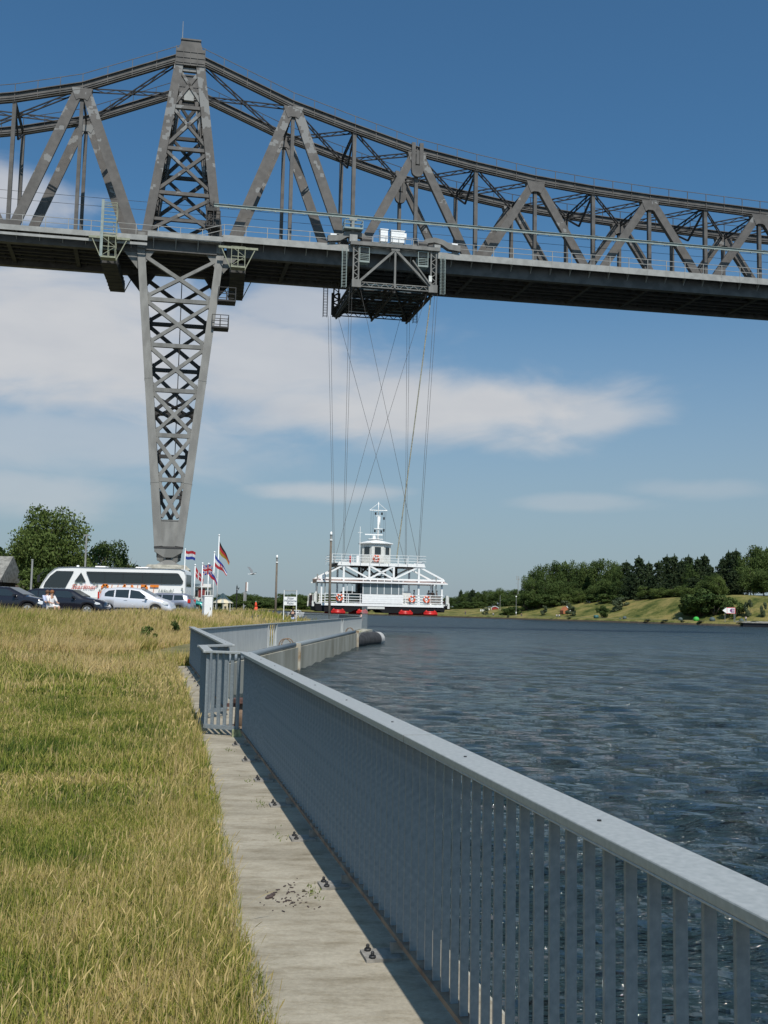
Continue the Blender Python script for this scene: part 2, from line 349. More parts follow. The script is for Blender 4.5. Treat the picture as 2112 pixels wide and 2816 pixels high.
DD, AA = np.meshgrid(dist, ang, indexing='ij'); XX = DD*np.sin(AA); YY = DD*np.cos(AA); ZZ = np.zeros_like(XX)
for i in range(46):
    wl = .24*1.062**i*(1+.1*rng.random()); th = R(-97)+rng.normal()*.34; k = 2*math.pi/wl; amp = .0125*wl**.85*math.exp(-(wl/2.4)**2)
    ph = rng.random()*6.28; fade = 1/(1+(DD*.0085*3.2/wl)**4)
    a = k*(XX*math.cos(th)+YY*math.sin(th))+ph+.8*np.sin(XX*.31*(1+i%3)+YY*.23+i)
    ZZ += amp*fade*(np.sin(a)+.25*np.sin(2*a+.6))*.78
for i in range(14):                      # the longer chop of the open canal
    wl = 1.8*1.1**i; th = R(-97)+rng.normal()*.5; k = 2*math.pi/wl; near = sstep(wl*5, wl*12, DD); fade = 1/(1+(DD*.0085*3.0/wl)**4)
    a = k*(XX*math.cos(th)+YY*math.sin(th))+rng.random()*6.28+.9*np.sin(XX*.13*(1+i%3)+YY*.09+i)
    ZZ += .0042*wl*near*fade*np.sin(a)
V = np.stack([XX, YY, ZZ+WZ], -1).reshape(-1,3); idx = np.arange(XX.size).reshape(XX.shape); Fq = np.stack([idx[:-1,:-1], idx[:-1,1:], idx[1:,1:], idx[1:,:-1]], -1).reshape(-1,4)[:, ::-1]
tag(npmesh('water', V, Fq, water_mat(), True), kind='structure')

# ------------------------------------------------------------------ far bank
SH = [(-900, 1500), (-500, 1100), (-150, 850), (-62, 640), (-33, 510), (-8, 430), (26.7, 389), (60.5, 328), (81.6, 286), (100, 260), (130, 215), (200, 130), (300, 40), (600, -150)]
cum = [0]
for a, b in zip(SH, SH[1:]): cum.append(cum[-1]+math.hypot(b[0]-a[0], b[1]-a[1]))
def shore(s): return np.interp(s, cum, [p[0] for p in SH]), np.interp(s, cum, [p[1] for p in SH])
def shore_n(s):
    x0, y0 = shore(s-12); x1, y1 = shore(s+12); dx, dy = x1-x0, y1-y0; l = np.hypot(dx, dy); return -dy/l, dx/l    # inland
def s_at_u(u):                       # shore parameter seen in photograph column u
    k = (u-1056)/2750.0; best = min(np.arange(0, cum[-1], 1.0), key=lambda s: abs(shore(s)[0]-k*shore(s)[1]) if shore(s)[1] > 0 else 9e9); return float(best)
CRU = [(700, 2.5), (900, 2.0), (1030, 2.0), (1130, 2.8), (1240, 4.2), (1330, 5.0), (1420, 5.8), (1520, 6.9), (1600, 7.3), (1700, 7.9), (1800, 8.5), (1900, 7.8), (2000, 9.6), (2112, 9.8)]
CRS = [(s_at_u(u), h) for u, h in CRU]
def bank_h(s, q):
    c = np.interp(s, [a for a, b in CRS], [b for a, b in CRS])
    z = -1.3+1.35*sstep(0, 1.6, q)+.25*sstep(2, 9, q)
    bump_ = .25*np.sin(s*.05)+.12*np.sin(s*.17+q*.1)+.06*np.sin(s*.4+1)
    return z+(c-.3+bump_)*sstep(13, 36+4*np.sin(s*.07), q)+1.5*sstep(42, 110, q)
ss = np.concatenate([np.arange(0, s_at_u(850), 12), np.arange(s_at_u(850), s_at_u(2112)+60, 1.6), np.arange(s_at_u(2112)+60, cum[-1], 15)])
qs = np.concatenate([[-2, -.5], np.arange(0, 52, 1.0), np.arange(52, 130, 6), [150, 220, 350, 600, 1000, 1800]])
SS, QQ = np.meshgrid(ss, qs, indexing='ij'); sx_, sy_ = shore(SS); nx_, ny_ = shore_n(SS)
jit = .5*np.sin(SS*.9)+.3*np.sin(SS*2.3)
XX = sx_+nx_*(QQ+jit*(QQ < 5)); YY = sy_+ny_*(QQ+jit*(QQ < 5)); ZZ = bank_h(SS, QQ)
V = np.stack([XX, YY, ZZ], -1).reshape(-1,3); idx = np.arange(XX.size).reshape(XX.shape); Fq = np.stack([idx[:-1,:-1], idx[:-1,1:], idx[1:,1:], idx[1:,:-1]], -1).reshape(-1,4)
def bank_mat():
    m = bpy.data.materials.new('dry grass slope'); m.use_nodes = True; t = m.node_tree; b = t.nodes['Principled BSDF']; b.inputs['Roughness'].default_value = 1; b.inputs['Specular IOR Level'].default_value = .1
    co = t.nodes.new('ShaderNodeTexCoord')
    n = t.nodes.new('ShaderNodeTexNoise'); n.inputs['Scale'].default_value = .13; n.inputs['Detail'].default_value = 12; n.inputs['Roughness'].default_value = .72; t.links.new(co.outputs['Object'], n.inputs['Vector'])
    r = t.nodes.new('ShaderNodeValToRGB'); e = r.color_ramp.elements; e[0].position = .36; e[0].color = (.035,.055,.014,1); e[1].position = .68; e[1].color = (.25,.195,.07,1)
    e.new(.47).color = (.12,.125,.036,1); e.new(.57).color = (.21,.18,.065,1)
    t.links.new(n.outputs[0], r.inputs[0]); 
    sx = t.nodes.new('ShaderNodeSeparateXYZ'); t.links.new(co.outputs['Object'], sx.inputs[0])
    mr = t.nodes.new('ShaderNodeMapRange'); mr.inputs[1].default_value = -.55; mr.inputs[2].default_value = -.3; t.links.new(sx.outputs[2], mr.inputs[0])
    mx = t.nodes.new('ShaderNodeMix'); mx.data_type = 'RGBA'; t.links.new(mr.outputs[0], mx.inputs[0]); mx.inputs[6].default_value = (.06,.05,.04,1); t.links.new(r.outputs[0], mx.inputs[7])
    t.links.new(mx.outputs[2], b.inputs['Base Color'])
    bu = t.nodes.new('ShaderNodeBump'); bu.inputs['Strength'].default_value = .8; bu.inputs['Distance'].default_value = .5
    n2_ = t.nodes.new('ShaderNodeTexNoise'); n2_.inputs['Scale'].default_value = 1.2; n2_.inputs['Detail'].default_value = 8; t.links.new(co.outputs['Object'], n2_.inputs['Vector']); t.links.new(n2_.outputs[0], bu.inputs['Height']); t.links.new(bu.outputs[0], b.inputs['Normal'])
    return m
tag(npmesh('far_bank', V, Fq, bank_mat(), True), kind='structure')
# towpath along the far water's edge
s0, s1 = s_at_u(1150), s_at_u(2112)+40; sv = np.arange(s0, s1, 2.0); rows = []
for s in sv:
    x, y = shore(s); a, b = shore_n(s)
    for q in (8.6, 9.9, 11.2): rows.append((x+a*q, y+b*q, float(bank_h(s, q))+.03))
V = np.array(rows); idx = np.arange(len(rows)).reshape(-1,3); Fq = np.stack([idx[:-1,:-1], idx[:-1,1:], idx[1:,1:], idx[1:,:-1]], -1).reshape(-1,4)
tag(npmesh('towpath', V, Fq, mat('pale gravel', (.42,.38,.27), .95, var=.2, scale=2), True), kind='structure')

# ------------------------------------------------------------------ quay walls
def wall_strip(name, pts, z0, z1, th, m, label):
    b = MB()
    for p, q in zip(pts, pts[1:]):
        p, q = Vector((*p, 0)), Vector((*q, 0)); d = (q-p).normalized(); n = Vector((d.y, -d.x, 0))
        vs = [p, q, q-n*th, p-n*th]
        b.add([(v.x, v.y, z0) for v in vs]+[(v.x, v.y, z1) for v in vs], [(3,2,1,0),(4,5,6,7),(0,1,5,4),(1,2,6,5),(2,3,7,6),(3,0,4,7)])
    return tag(b.build(name, m), label, 'quay wall')
wall_strip('quay_wall', [(railx(-18)+.28, -18), (railx(29.0)+.28, 29.0)], -3, -.002, .5, CONCW, 'concrete quay wall under the long near railing')
w3 = wall_strip('quay_wall', [(CORNER[0]+.97, 29.15), (SEG3E[0]+.93, 84.5)], -3, .03, .9, CONCW, 'stained concrete quay wall below the far angled railing')
wall_strip('quay_wall', [(-.85, 84.9), (-1.1, 86), (-3.7, 104), (-9.8, 109), (-17, 150)], -3, -.004, .6, CONCW, 'concrete wall behind the pier end facing the ferry')
# joints in the concrete wall and the pipe along its top edge
d3 = Vector((SEG3E[0]-CORNER[0], SEG3E[1]-CORNER[1], 0)).normalized(); n3v = Vector((d3.y, -d3.x, 0)); C3 = Vector((CORNER[0], CORNER[1], 0))
def s3(a, o=0, z=0): p = C3+d3*a+n3v*o; return (p.x, p.y, z)
pj = thing('fender_pipe', 'long grey steel pipe along the top edge of the angled quay wall', 'fender pipe', s3(0))
b = MB()
for a0, a1 in ((-.2, 14.2), (14.8, 41.2)): b.tube(s3(a0, .80, .13), s3(a1, .80, .13), .11, 14)
for o_ in (b.build('pipe', GALV, None, True),): o_.parent = pj; o_.location = -pj.location
b = MB()
for a in (13.9, 28.4): b.bx(-.14, .14, -.2, .2, -1.6, .04); 
b = MB()
for a in (14.5, 41.5):
    p = Vector(s3(a, .93, 0)); b.beam((p.x, p.y, -1.5), (p.x, p.y, .2), .26, .28)
o_ = b.build('support_post', mat('lime stained post', (.40,.38,.32), .9, col2=(.24,.17,.10), scale=3)); o_.parent = pj; o_.location = -pj.location
# big round fender at the pier end
FA, FB = Vector((-2.25, 71.8, -.62)), Vector((-.55, 78.6, -.62)); fd = (FB-FA).normalized()
ft = thing('round_fender', 'big black cylindrical fender with white end lying at the pier tip', 'fender', FA)
def loc(o, t): o.location = -Vector(t.location); return o
b = MB(); b.tube(FA, FB, .60, 28); loc(b.build('rubber_body', mat('worn rubber', (.035,.035,.037), .85, var=.4, scale=3, bump=.6, bscale=5), ft), ft)
b = MB(); b.tube(FB, FB+fd*1.2, .60, 28, .57); b.tube(FB+fd*1.2, FB+fd*1.7, .57, 28, .4); loc(b.build('end_cap', mat('worn cap', (.46,.45,.43), .8, var=.2, scale=4), ft), ft)
b = MB(); b.tube(FB+fd*1.5, FB+fd*1.6-Vector((0,0,.9)), .05, 8); loc(b.build('chain', RUST, ft), ft)

# ------------------------------------------------------------------ railings
def frame(base, ang):   # local frame helper
    return base, ang
BAL_PITCH = .133
PLATE = mat('bolted plate', (.24,.225,.20), .8, var=.2, scale=20)
def railing(name, label, p, q, width=.16, h=1.13, group=None, nind=100, joints=(), plates=True, near_first=True, offset=.03, bal=(.034,.013), pitch=BAL_PITCH, skip=(), m=None):
    m = m or GALV
    p, q = Vector((*p, 0)), Vector((*q, 0)); d = q-p; Ln = d.length; rz = math.atan2(d.y, d.x)
    t = thing(name, label, 'railing', p, rz, group)      # local x along the rail, +y = left of travel
    b = MB(); b.bx(0, Ln, -width/2-offset, width/2-offset, h-.03, h)
    b.bx(0, Ln, -width/2-offset, -width/2-offset+.012, h-.038, h-.029); b.bx(0, Ln, width/2-offset-.012, width/2-offset, h-.038, h-.029)
    hr_ = b.build('handrail', GALVT, t, bevel=.006)
    for j in joints: MB().bx(j-.002, j+.002, -width/2-offset-.001, width/2-offset+.001, h-.04, h+.001).build('joint', STEELL, hr_)
    if plates:
        k = .9
        while k < Ln-.2: MB().tube((k, -offset, h-.002), (k, -offset, h+.004), .007, 8).build('screw', BLACK, hr_); k += 1.3
    b = MB(); b.bx(0, Ln, -.018, .018, h-.06, h-.036); b.build('top_bar', m, t)
    b = MB(); b.bx(0, Ln, -.03, .03, .075, .10); b.build('bottom_rail', RUST if plates else m, t)
    n = int(Ln/pitch); me = MB().bx(-bal[1]/2, bal[1]/2, -bal[0]/2, bal[0]/2, .1, h-.06); first = None; rest = MB()
    for i in range(n):
        x = .05+i*pitch
        if any(a < x < b_ for a, b_ in skip): continue
        if i < nind:
            if first is None: first = me.build('baluster', m, t); first.location = (x,0,0)
            else:
                o = first.copy(); C.objects.link(o); o.parent = t; o.location = (x,0,0)
        else: rest.bx(x-bal[1]/2, x+bal[1]/2, -bal[0]/2, bal[0]/2, .1, h-.06)
    if rest.v: tag(rest.build('baluster', m, t), kind='stuff')
    if plates:
        k = .55
        while k < Ln-.3:
            b = MB(); b.bx(k-.08, k+.08, .02, .20, .004, .02); b.bx(k-.012, k+.012, -.03, .06, .022, .075)
            o = b.build('anchor_plate', PLATE, t)
            for dx in (-.055, .055):
                c = MB(); c.tube((k+dx, .165, .02), (k+dx, .165, .032), .018, 6); c.tube((k+dx, .165, .031), (k+dx, .165, .045), .009, 8); c.ball((k+dx,.165,.045), .010, 8, 4)
                c.build('bolt', BLACK, o, True)
            k += 1.3
    return t
y_near = -1.6
railing('railing', 'long galvanised railing in the foreground with wide flat handrail', (railx(y_near), y_near), (railx(13.75), 13.75), nind=100, joints=(6.84,), offset=.015)
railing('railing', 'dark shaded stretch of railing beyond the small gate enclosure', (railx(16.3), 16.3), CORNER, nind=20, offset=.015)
rl3 = railing('railing', 'sunlit angled railing along the pier towards the black fender', CORNER, (SEG3E[0], SEG3E[1]), nind=10, plates=False, offset=0, width=.12, h=1.06, skip=((12.2,14.1),(39.4,40.4)), bal=(.045,.07), pitch=.085, m=GALV_LIT)
for a in (12.15, 14.15, 39.35, 40.45): MB().bx(a-.05, a+.05, -.055, .055, 0, 1.02).build('post', GALV_LIT, rl3)
for a in (12.6, 13.1, 13.6): MB().bx(a-.02, a+.02, -.02, .02, .1, 1.0).build('baluster', GALV_LIT, rl3)
railing('railing', 'short railing section behind the pier end below the man', (-1.9, 87), (-4.4, 104), nind=10, plates=False, offset=0, width=.12, bal=(.04,.05), pitch=.1)
railing('railing', 'distant railing section left of the ferry landing sign', (-4.5, 104.3), (-10.6, 108.4), nind=5, plates=False, offset=0, width=.12, bal=(.04,.05), pitch=.13)
# tall gate at the pier end
gt = thing('pier_gate', 'tall galvanised gate post frame at the end of the pier railing', 'gate', (SEG3E[0]+.05, SEG3E[1]+.25, 0), -.1)
b = MB()
for i in range(5): b.bx(i*.1-.025, i*.1+.025, -.02, .02, 0, 1.93)
b.build('bars', GALV, gt)
b = MB(); b.bx(-.03, .43, -.03, .03, .95, 1.0); b.bx(-.03, .43, -.03, .03, .1, .14); b.build('crossbar', GALV, gt)
# gate enclosure round the mooring bollard
ge = thing('railing_enclosure', 'small box shaped railing bay around the bollard between two railings', 'railing bay', (-2.15, 14.75, 0))
FL, BL, FR, BR = Vector((-.23,-.85,0)), Vector((-.63,.95,0)), Vector((.22,-1.02,0)), Vector((-.32,1.45,0))
def panel(a, b_, n, nm, hh=1.13, dirs=1, ext=(0,0), face=0):
    q = MB(); d = (b_-a).normalized(); nn = Vector((d.y,-d.x,0))
    q.beam(a+Vector((0,0,.11))-d*ext[0], b_+Vector((0,0,.11))+d*ext[1], .06, .05)
    for i in range(n+1):
        p = a.lerp(b_, i/n); q.beam(p+Vector((0,0,.13)), p+Vector((0,0,hh-.03)), *((.046, .02) if face else (.016, .045)), upv=(nn.x, nn.y, 0))
    o = q.build(nm, GALV, ge); return o
panel(FL, FR, 5, 'front_panel', face=1); panel(FL, BL, 16, 'side_panel'); panel(BL, BR, 3, 'back_panel', face=1)
b = MB()
for a, c in ((FL, FR), (FL, BL), (BL, BR)):
    d = (c-a).normalized(); b.beam(a+Vector((0,0,1.12))-d*.05, c+Vector((0,0,1.12))+d*.05, .13, .03+.002*len(b.v)/8)
b.build('handrail', GALVT, ge, bevel=.004)
b = MB(); b.bx(FR.x-.05, FR.x+.07, FR.y-.09, FR.y+.03, .0, .1); b.build('foot_block', mat('mossy metal', (.22,.24,.14), .8, var=.3, scale=20), ge)
b = MB(); b.tube((FR.x+.01, FR.y-.03, .1), (FR.x+.01, FR.y-.03, 1.05), .018, 10); b.build('hinge_post', GALV, ge)
mb = thing('mooring_bollard', 'rusty brown mooring bollard with flat head inside the railing bay', 'bollard', (-2.02, 14.7, 0))
b = MB(); b.tube((0,0,0), (0,0,.36), .09, 16, .075); b.build('stem', RUST, mb, True)
b = MB(); b.tube((0,0,.36), (0,0,.42), .15, 20); b.bx(-.22,.22,-.06,.06,.3,.345); b.build('head', mat('rust brown', (.10,.05,.04), .8, var=.3, scale=12), mb)
b = MB(); b.tube((0,0,0.004), (0,0,.03), .2, 20); b.build('base_plate', RUST, mb)
# ladder handles on the angled quay
for k, a in enumerate((13.6, 40)):
    t = thing('ladder', ['rusty looped ladder handles at the first gap of the angled railing', 'rusty looped ladder handles further along the angled railing'][k], 'ladder', s3(a, .3))
    for dx in (-.3, .3):
        b = MB(); pts = []
        for i in range(9):
            th = math.pi*i/8; pts.append((dx+.0, .18+.22*math.cos(th) if False else 0, 0))
        arc = [Vector((dx*math.cos(0), 0, 0))]
        for i in range(11):
            th = math.pi*i/10; o_ = .26-.26*math.cos(th); p = n3v*o_+d3*dx; arc.append(Vector((p.x, p.y, .12+.30*math.sin(th))))
        pass
        b.path(arc[1:], .022, 8); b.build('handle', RUST, t, True)
# ------------------------------------------------------------------ grass
def grass_mat():
    m = bpy.data.materials.new('grass blades'); m.use_nodes = True; t = m.node_tree; b = t.nodes['Principled BSDF']; b.inputs['Roughness'].default_value = .7; b.inputs['Specular IOR Level'].default_value = .25
    a = t.nodes.new('ShaderNodeAttribute'); a.attribute_name = 'dry'
    r = t.nodes.new('ShaderNodeValToRGB'); e = r.color_ramp.elements; e[0].position = 0; e[0].color = (.05,.085,.018,1); e[1].position = 1; e[1].color = (.62,.47,.23,1)
    e.new(.25).color = (.15,.20,.026,1); e.new(.5).color = (.31,.31,.06,1); e.new(.75).color = (.50,.39,.15,1); t.links.new(a.outputs['Fac'], r.inputs[0])
    t.links.new(r.outputs[0], b.inputs['Base Color'])
    tr = t.nodes.new('ShaderNodeBsdfTranslucent'); t.links.new(r.outputs[0], tr.inputs[0]); mx = t.nodes.new('ShaderNodeMixShader'); mx.inputs[0].default_value = .28
    t.links.new(b.outputs[0], mx.inputs[1]); t.links.new(tr.outputs[0], mx.inputs[2]); t.links.new(mx.outputs[0], t.nodes['Material Output'].inputs[0]); return m
GRASS = grass_mat()
def vnoise(x, y, sc_, seed):
    g = np.random.default_rng(seed).random((64,64)); fx, fy = x*sc_, y*sc_; ix, iy = np.floor(fx).astype(int), np.floor(fy).astype(int); tx, ty = fx-ix, fy-iy; tx = tx*tx*(3-2*tx); ty = ty*ty*(3-2*ty)
    G = lambda a, b: g[a % 64, b % 64]
    return (G(ix,iy)*(1-tx)+G(ix+1,iy)*tx)*(1-ty)+(G(ix,iy+1)*(1-tx)+G(ix+1,iy+1)*tx)*ty
def blades(name, x, y, h, wd, lean, dry, label=None, z=None, wind=(.35,-.1)):
    n = len(x); z = ground_h(x, y)-.03 if z is None else z
    th = rng.random(n)*2*np.pi; la = np.abs(rng.normal(size=n))*lean
    dx, dy = np.cos(th)*la+wind[0]*lean*.8, np.sin(th)*la+wind[1]*lean*.8
    fa = rng.random(n)*np.pi; wx, wy = np.cos(fa)*wd/2, np.sin(fa)*wd/2
    V = np.zeros((n,5,3))
    for j, (t_, k) in enumerate(((0,1), (0,-1), (.55,.8), (.55,-.8), (1,0))):
        V[:,j,0] = x+dx*h*t_**1.7+wx*k; V[:,j,1] = y+dy*h*t_**1.7+wy*k; V[:,j,2] = z+h*t_*(1-.25*la*t_)
    base = (np.arange(n)*5)[:,None]
    T = np.concatenate([base+np.array([[0,1,3]]), base+np.array([[0,3,2]]), base+np.array([[2,3,4]])])
    D = np.repeat(dry, 5)+np.tile([-.12,-.12,0,0,.08], n)
    o = npmesh(name, V.reshape(-1,3), T, GRASS, False, {'dry': np.clip(D, 0, 1)}); tag(o, label, 'grass', kind='stuff'); return o
def field(n, y0, y1, dmin, dmax, pw=1.0):
    y = y0+(y1-y0)*rng.random(n)**pw; l = -.46*y-1.5; r = walk_x(y)+.02; x = l+(r-l)*rng.random(n); return x, y
def stalks(n, y0, y1, hmin, hmax, lb, wide=1.0):
    y = y0+(y1-y0)*rng.random(n)**.8; e = np.abs(rng.normal(size=n))*.9; u_ = rng.random(n); x = np.where(u_ < .55, walk_x(y)-e*.6-.02, walk_x(y)-rng.random(n)*(.46*y+.5))
    p = vnoise(x+40, y+60, .8, 31); k = p > .42; x, y = x[k], y[k]; n = len(x); h = hmin+(hmax-hmin)*rng.random(n)**1.5; th = rng.random(n)*6.28; la = np.abs(rng.normal(size=n))*.28
    dx, dy = np.cos(th)*la+.08, np.sin(th)*la; fa = rng.random(n)*np.pi; wx, wy = np.cos(fa), np.sin(fa); z = ground_h(x, y)-.03
    prof = ((0,.0011),(.45,.0009),(.78,.0008),(.86,.0034),(.94,.0030),(1.0,.0004)); V = np.zeros((n,12,3))
    for j, (t_, w_) in enumerate(prof):
        for q, sg in enumerate((1,-1)):
            V[:,2*j+q,0] = x+dx*h*t_**2+wx*w_*sg*wide; V[:,2*j+q,1] = y+dy*h*t_**2+wy*w_*sg*wide; V[:,2*j+q,2] = z+h*t_*(1-.2*la*t_)
    base = (np.arange(n)*12)[:,None]; Q = np.concatenate([base+np.array([[2*j,2*j+1,2*j+3,2*j+2]]) for j in range(5)])
    D = np.repeat(.72+.25*rng.random(n), 12); tag(npmesh('grass_stalks', V.reshape(-1,3), Q, GRASS, False, {'dry': D}), lb, 'grass', kind='stuff')
# short lawn: near, middle
def lawn(n, y0, y1, wd, hs, pw, nm, lb):
    x, y = field(n, y0, y1, 0, 0, pw); e = walk_x(y)-x
    pt = vnoise(x+50, y+50, .9, 1)*.6+vnoise(x+50, y+50, 2.7, 2)*.4; p2 = vnoise(x+90, y+20, .35, 3)
    keep = rng.random(n) < np.clip(.55+1.0*pt, 0, 1); 
    jag = .12*vnoise(x+9, y+9, 3.1, 5)-.02; keep &= e > jag-.1
    x, y, e, pt, p2 = x[keep], y[keep], e[keep], pt[keep], p2[keep]; n = len(x)
    tall = (rng.random(n) < (.06+.6*np.clip(p2*1.9-.95, 0, 1)+.35*np.exp(-((e-.25)/.25)**2)))
    h = hs*(.35+.8*rng.random(n))*(.7+.8*pt); h = np.where(tall, h*(1.8+1.3*rng.random(n)), h)
    p3 = vnoise(x+17, y+71, 1.7, 13); dry = np.clip(.43+.32*(p2-.45)+.4*(.5-pt)+.5*(p3-.5)+rng.normal(size=n)*.2+tall*.25, 0, 1)
    blades(nm, x, y, h, wd*(1+.6*(~tall)), .5, dry, lb, wind=(.12,-.05))
lawn(240000, 2.6, 9, .0040, .05, .75, 'grass', 'short mixed green and straw grass in the foreground beside the walk')
lawn(170000, 9, 19, .0085, .068, .8, 'grass', 'patchy sunlit lawn in the middle of the grass field')
lawn(120000, 19, 34, .02, .13, .9, 'grass', 'longer grass towards the foot of the embankment')
stalks(5200, 2.8, 13, .12, .30, 'thin straw stalks with seed heads standing over the near lawn')
stalks(4200, 13, 31, .16, .38, 'thin straw stalks with seed heads over the farther lawn', 2.4)
def tallgrass(n, y0, y1, wd, h0, nm, lb, xr=None, cut=4.2):
    y = y0+(y1-y0)*rng.random(n); l = -.46*y-2 if xr is None else xr[0]; r = quay_x(y)-cut if xr is None else np.minimum(xr[1], quay_x(y)-cut*.5); x = l+(r-l)*rng.random(n)
    p = vnoise(x+30, y+30, .45, 8); p2 = vnoise(x+70, y+11, .18, 9); k = rng.random(n) < .45+.7*p; x, y, p, p2 = x[k], y[k], p[k], p2[k]; n = len(x)
    h = h0*(.35+.6*rng.random(n)+.45*rng.random(n)**6)*(.55+.75*p); dry = np.clip(.74+.5*(p2-.4)+rng.normal(size=n)*.17-.25*(p > .72), 0, 1)
    blades(nm, x, y, h, wd, .32, dry, lb, wind=(.55,0))
tallgrass(90000, 31, 47.2, .028, .56, 'grass', 'tall straw coloured grass on the embankment in front of the parked cars')
tallgrass(22000, 47, 66, .045, .6, 'grass', 'tall dry grass behind the angled railing near the white pillar', xr=(-14.5, 5), cut=4)
tallgrass(9000, 66, 94, .06, .55, 'grass', 'rough grass around the welcome sign', xr=(-24, 5), cut=2.5)
# strip between angled railing and pipe, tufts along the base
n = 3000; a = rng.random(n)*50; o_ = .12+.75*rng.random(n)**2; kk = vnoise(a+5, a*0, 1.3, 4) > .6
a, o_ = a[kk], o_[kk]; x = C3.x+d3.x*a+n3v.x*o_; y = C3.y+d3.y*a+n3v.y*o_
blades('grass', x, y, .03+.07*rng.random(len(x)), .03, .7, .25+.3*rng.random(len(x)), 'weeds on the concrete between angled railing and pipe', z=np.full(len(x), .03))
# a few weeds in the walk's joints next to the plates
n = 190; k = rng.integers(0, 7, n); yb = np.array([7.9,9.1,6.4,10.3,13.9,14.3,12.4])[k]; y = yb+rng.normal(size=n)*.12; x = railx(y)-.27+rng.normal(size=n)*.03
blades('grass', x, y, (.01+.02*rng.random(n)), .007, .9, .10+.3*rng.random(n), 'small weeds in the joints of the concrete walk', z=np.full(n, .003))
# dark crumbs of dried dirt on the walk
b = MB()
for i in range(75):
    u_ = random.gauss(0, 1); v_ = random.gauss(0, 1); p = at(800+u_*38, 2465+v_*26, 6.2); t_ = (0-H_CAM)/(p-O).z; g = O+(p-O)*t_
    r_ = random.choice((.002,.003,.003,.004,.005,.008)); a_ = random.uniform(0,3); b.beam((g.x-r_*1.6*math.cos(a_), g.y-r_*1.6*math.sin(a_), .007), (g.x+r_*1.6*math.cos(a_), g.y+r_*1.6*math.sin(a_), .007), r_*random.uniform(.6,1.3), .004)
for (u_, v_, r_) in ((742, 2470, .022), (750, 2464, .016), (735, 2473, .014)):
    p = at(u_, v_, 6.2); g = O+(p-O)*((0-H_CAM)/(p-O).z); b.ball((g.x, g.y, .01), r_, 9, 5, .5)
tag(b.build('dirt_crumbs', mat('dried dirt', (.07,.05,.045), .95, var=.3, scale=60)), 'scattered dark crumbs of dried dirt on the concrete walk', 'debris', kind='stuff')
# leafy green weed clump on the embankment

# ------------------------------------------------------------------ the high bridge (local x along the span, y across away from camera, z up)
BO, BR_ = (-23.4, 110.0, .33), math.atan(.17)
W = 8.0
br = thing('railway_bridge', 'high steel truss railway bridge crossing the whole sky above the canal', 'bridge', BO, BR_)
P_ = 7.35
# top chord heights at the panel points
tops = {-41.5: 52.6, -33.9: 54.2, -26.4: 56.0, -19: 57.5, -11.8: 59.5, -1.1: 64.2, 1.1: 64.2, 12.0: 59.9, 19.3: 57.8, 26.8: 55.8, 34.1: 54.6, 41.5: 53.6, 48.9: 53.0, 56.2: 52.6, 63.6: 52.35, 70.9: 52.1, 78.3: 52.0, 85.6: 52.0, 93: 52.1}
sx_list = sorted(tops)
ZB = 42.0
for t_ in (0, W):
    tw = -1 if t_ == 0 else 1
    b = MB()
    for a, c in zip(sx_list, sx_list[1:]):
        p, q = (a, t_, tops[a]), (c, t_, tops[c])
        b.beam(p, q, .55, .72)
        b.beam((a,t_,tops[a]+.40), (c,t_,tops[c]+.40), .95, .09); b.beam((a,t_,tops[a]-.40), (c,t_,tops[c]-.40), .85, .08)
        b.beam((a,t_-.3,tops[a]-.12), (c,t_-.3,tops[c]-.12), .08, .1)
    b.build('top_chord', STEEL, br)
    b = MB()
    for a, c in zip(sx_list, sx_list[1:]):
        n = max(1, int((c-a)/2.4))
        for i in range(n):
            k = a+(c-a)*i/n; z = tops[a]+(tops[c]-tops[a])*i/n; b.beam((k,t_-.35,z-.55), (k,t_-.35,z+1.42), .07, .07)
        b.beam((a,t_-.35,tops[a]+1.4), (c,t_-.35,tops[c]+1.4), .06, .06)
        b.beam((a,t_-.35,tops[a]-.62), (c,t_-.35,tops[c]-.62), .05, .05)
    b.build('chord_handrail', STEELD if t_ else STEEL, br)
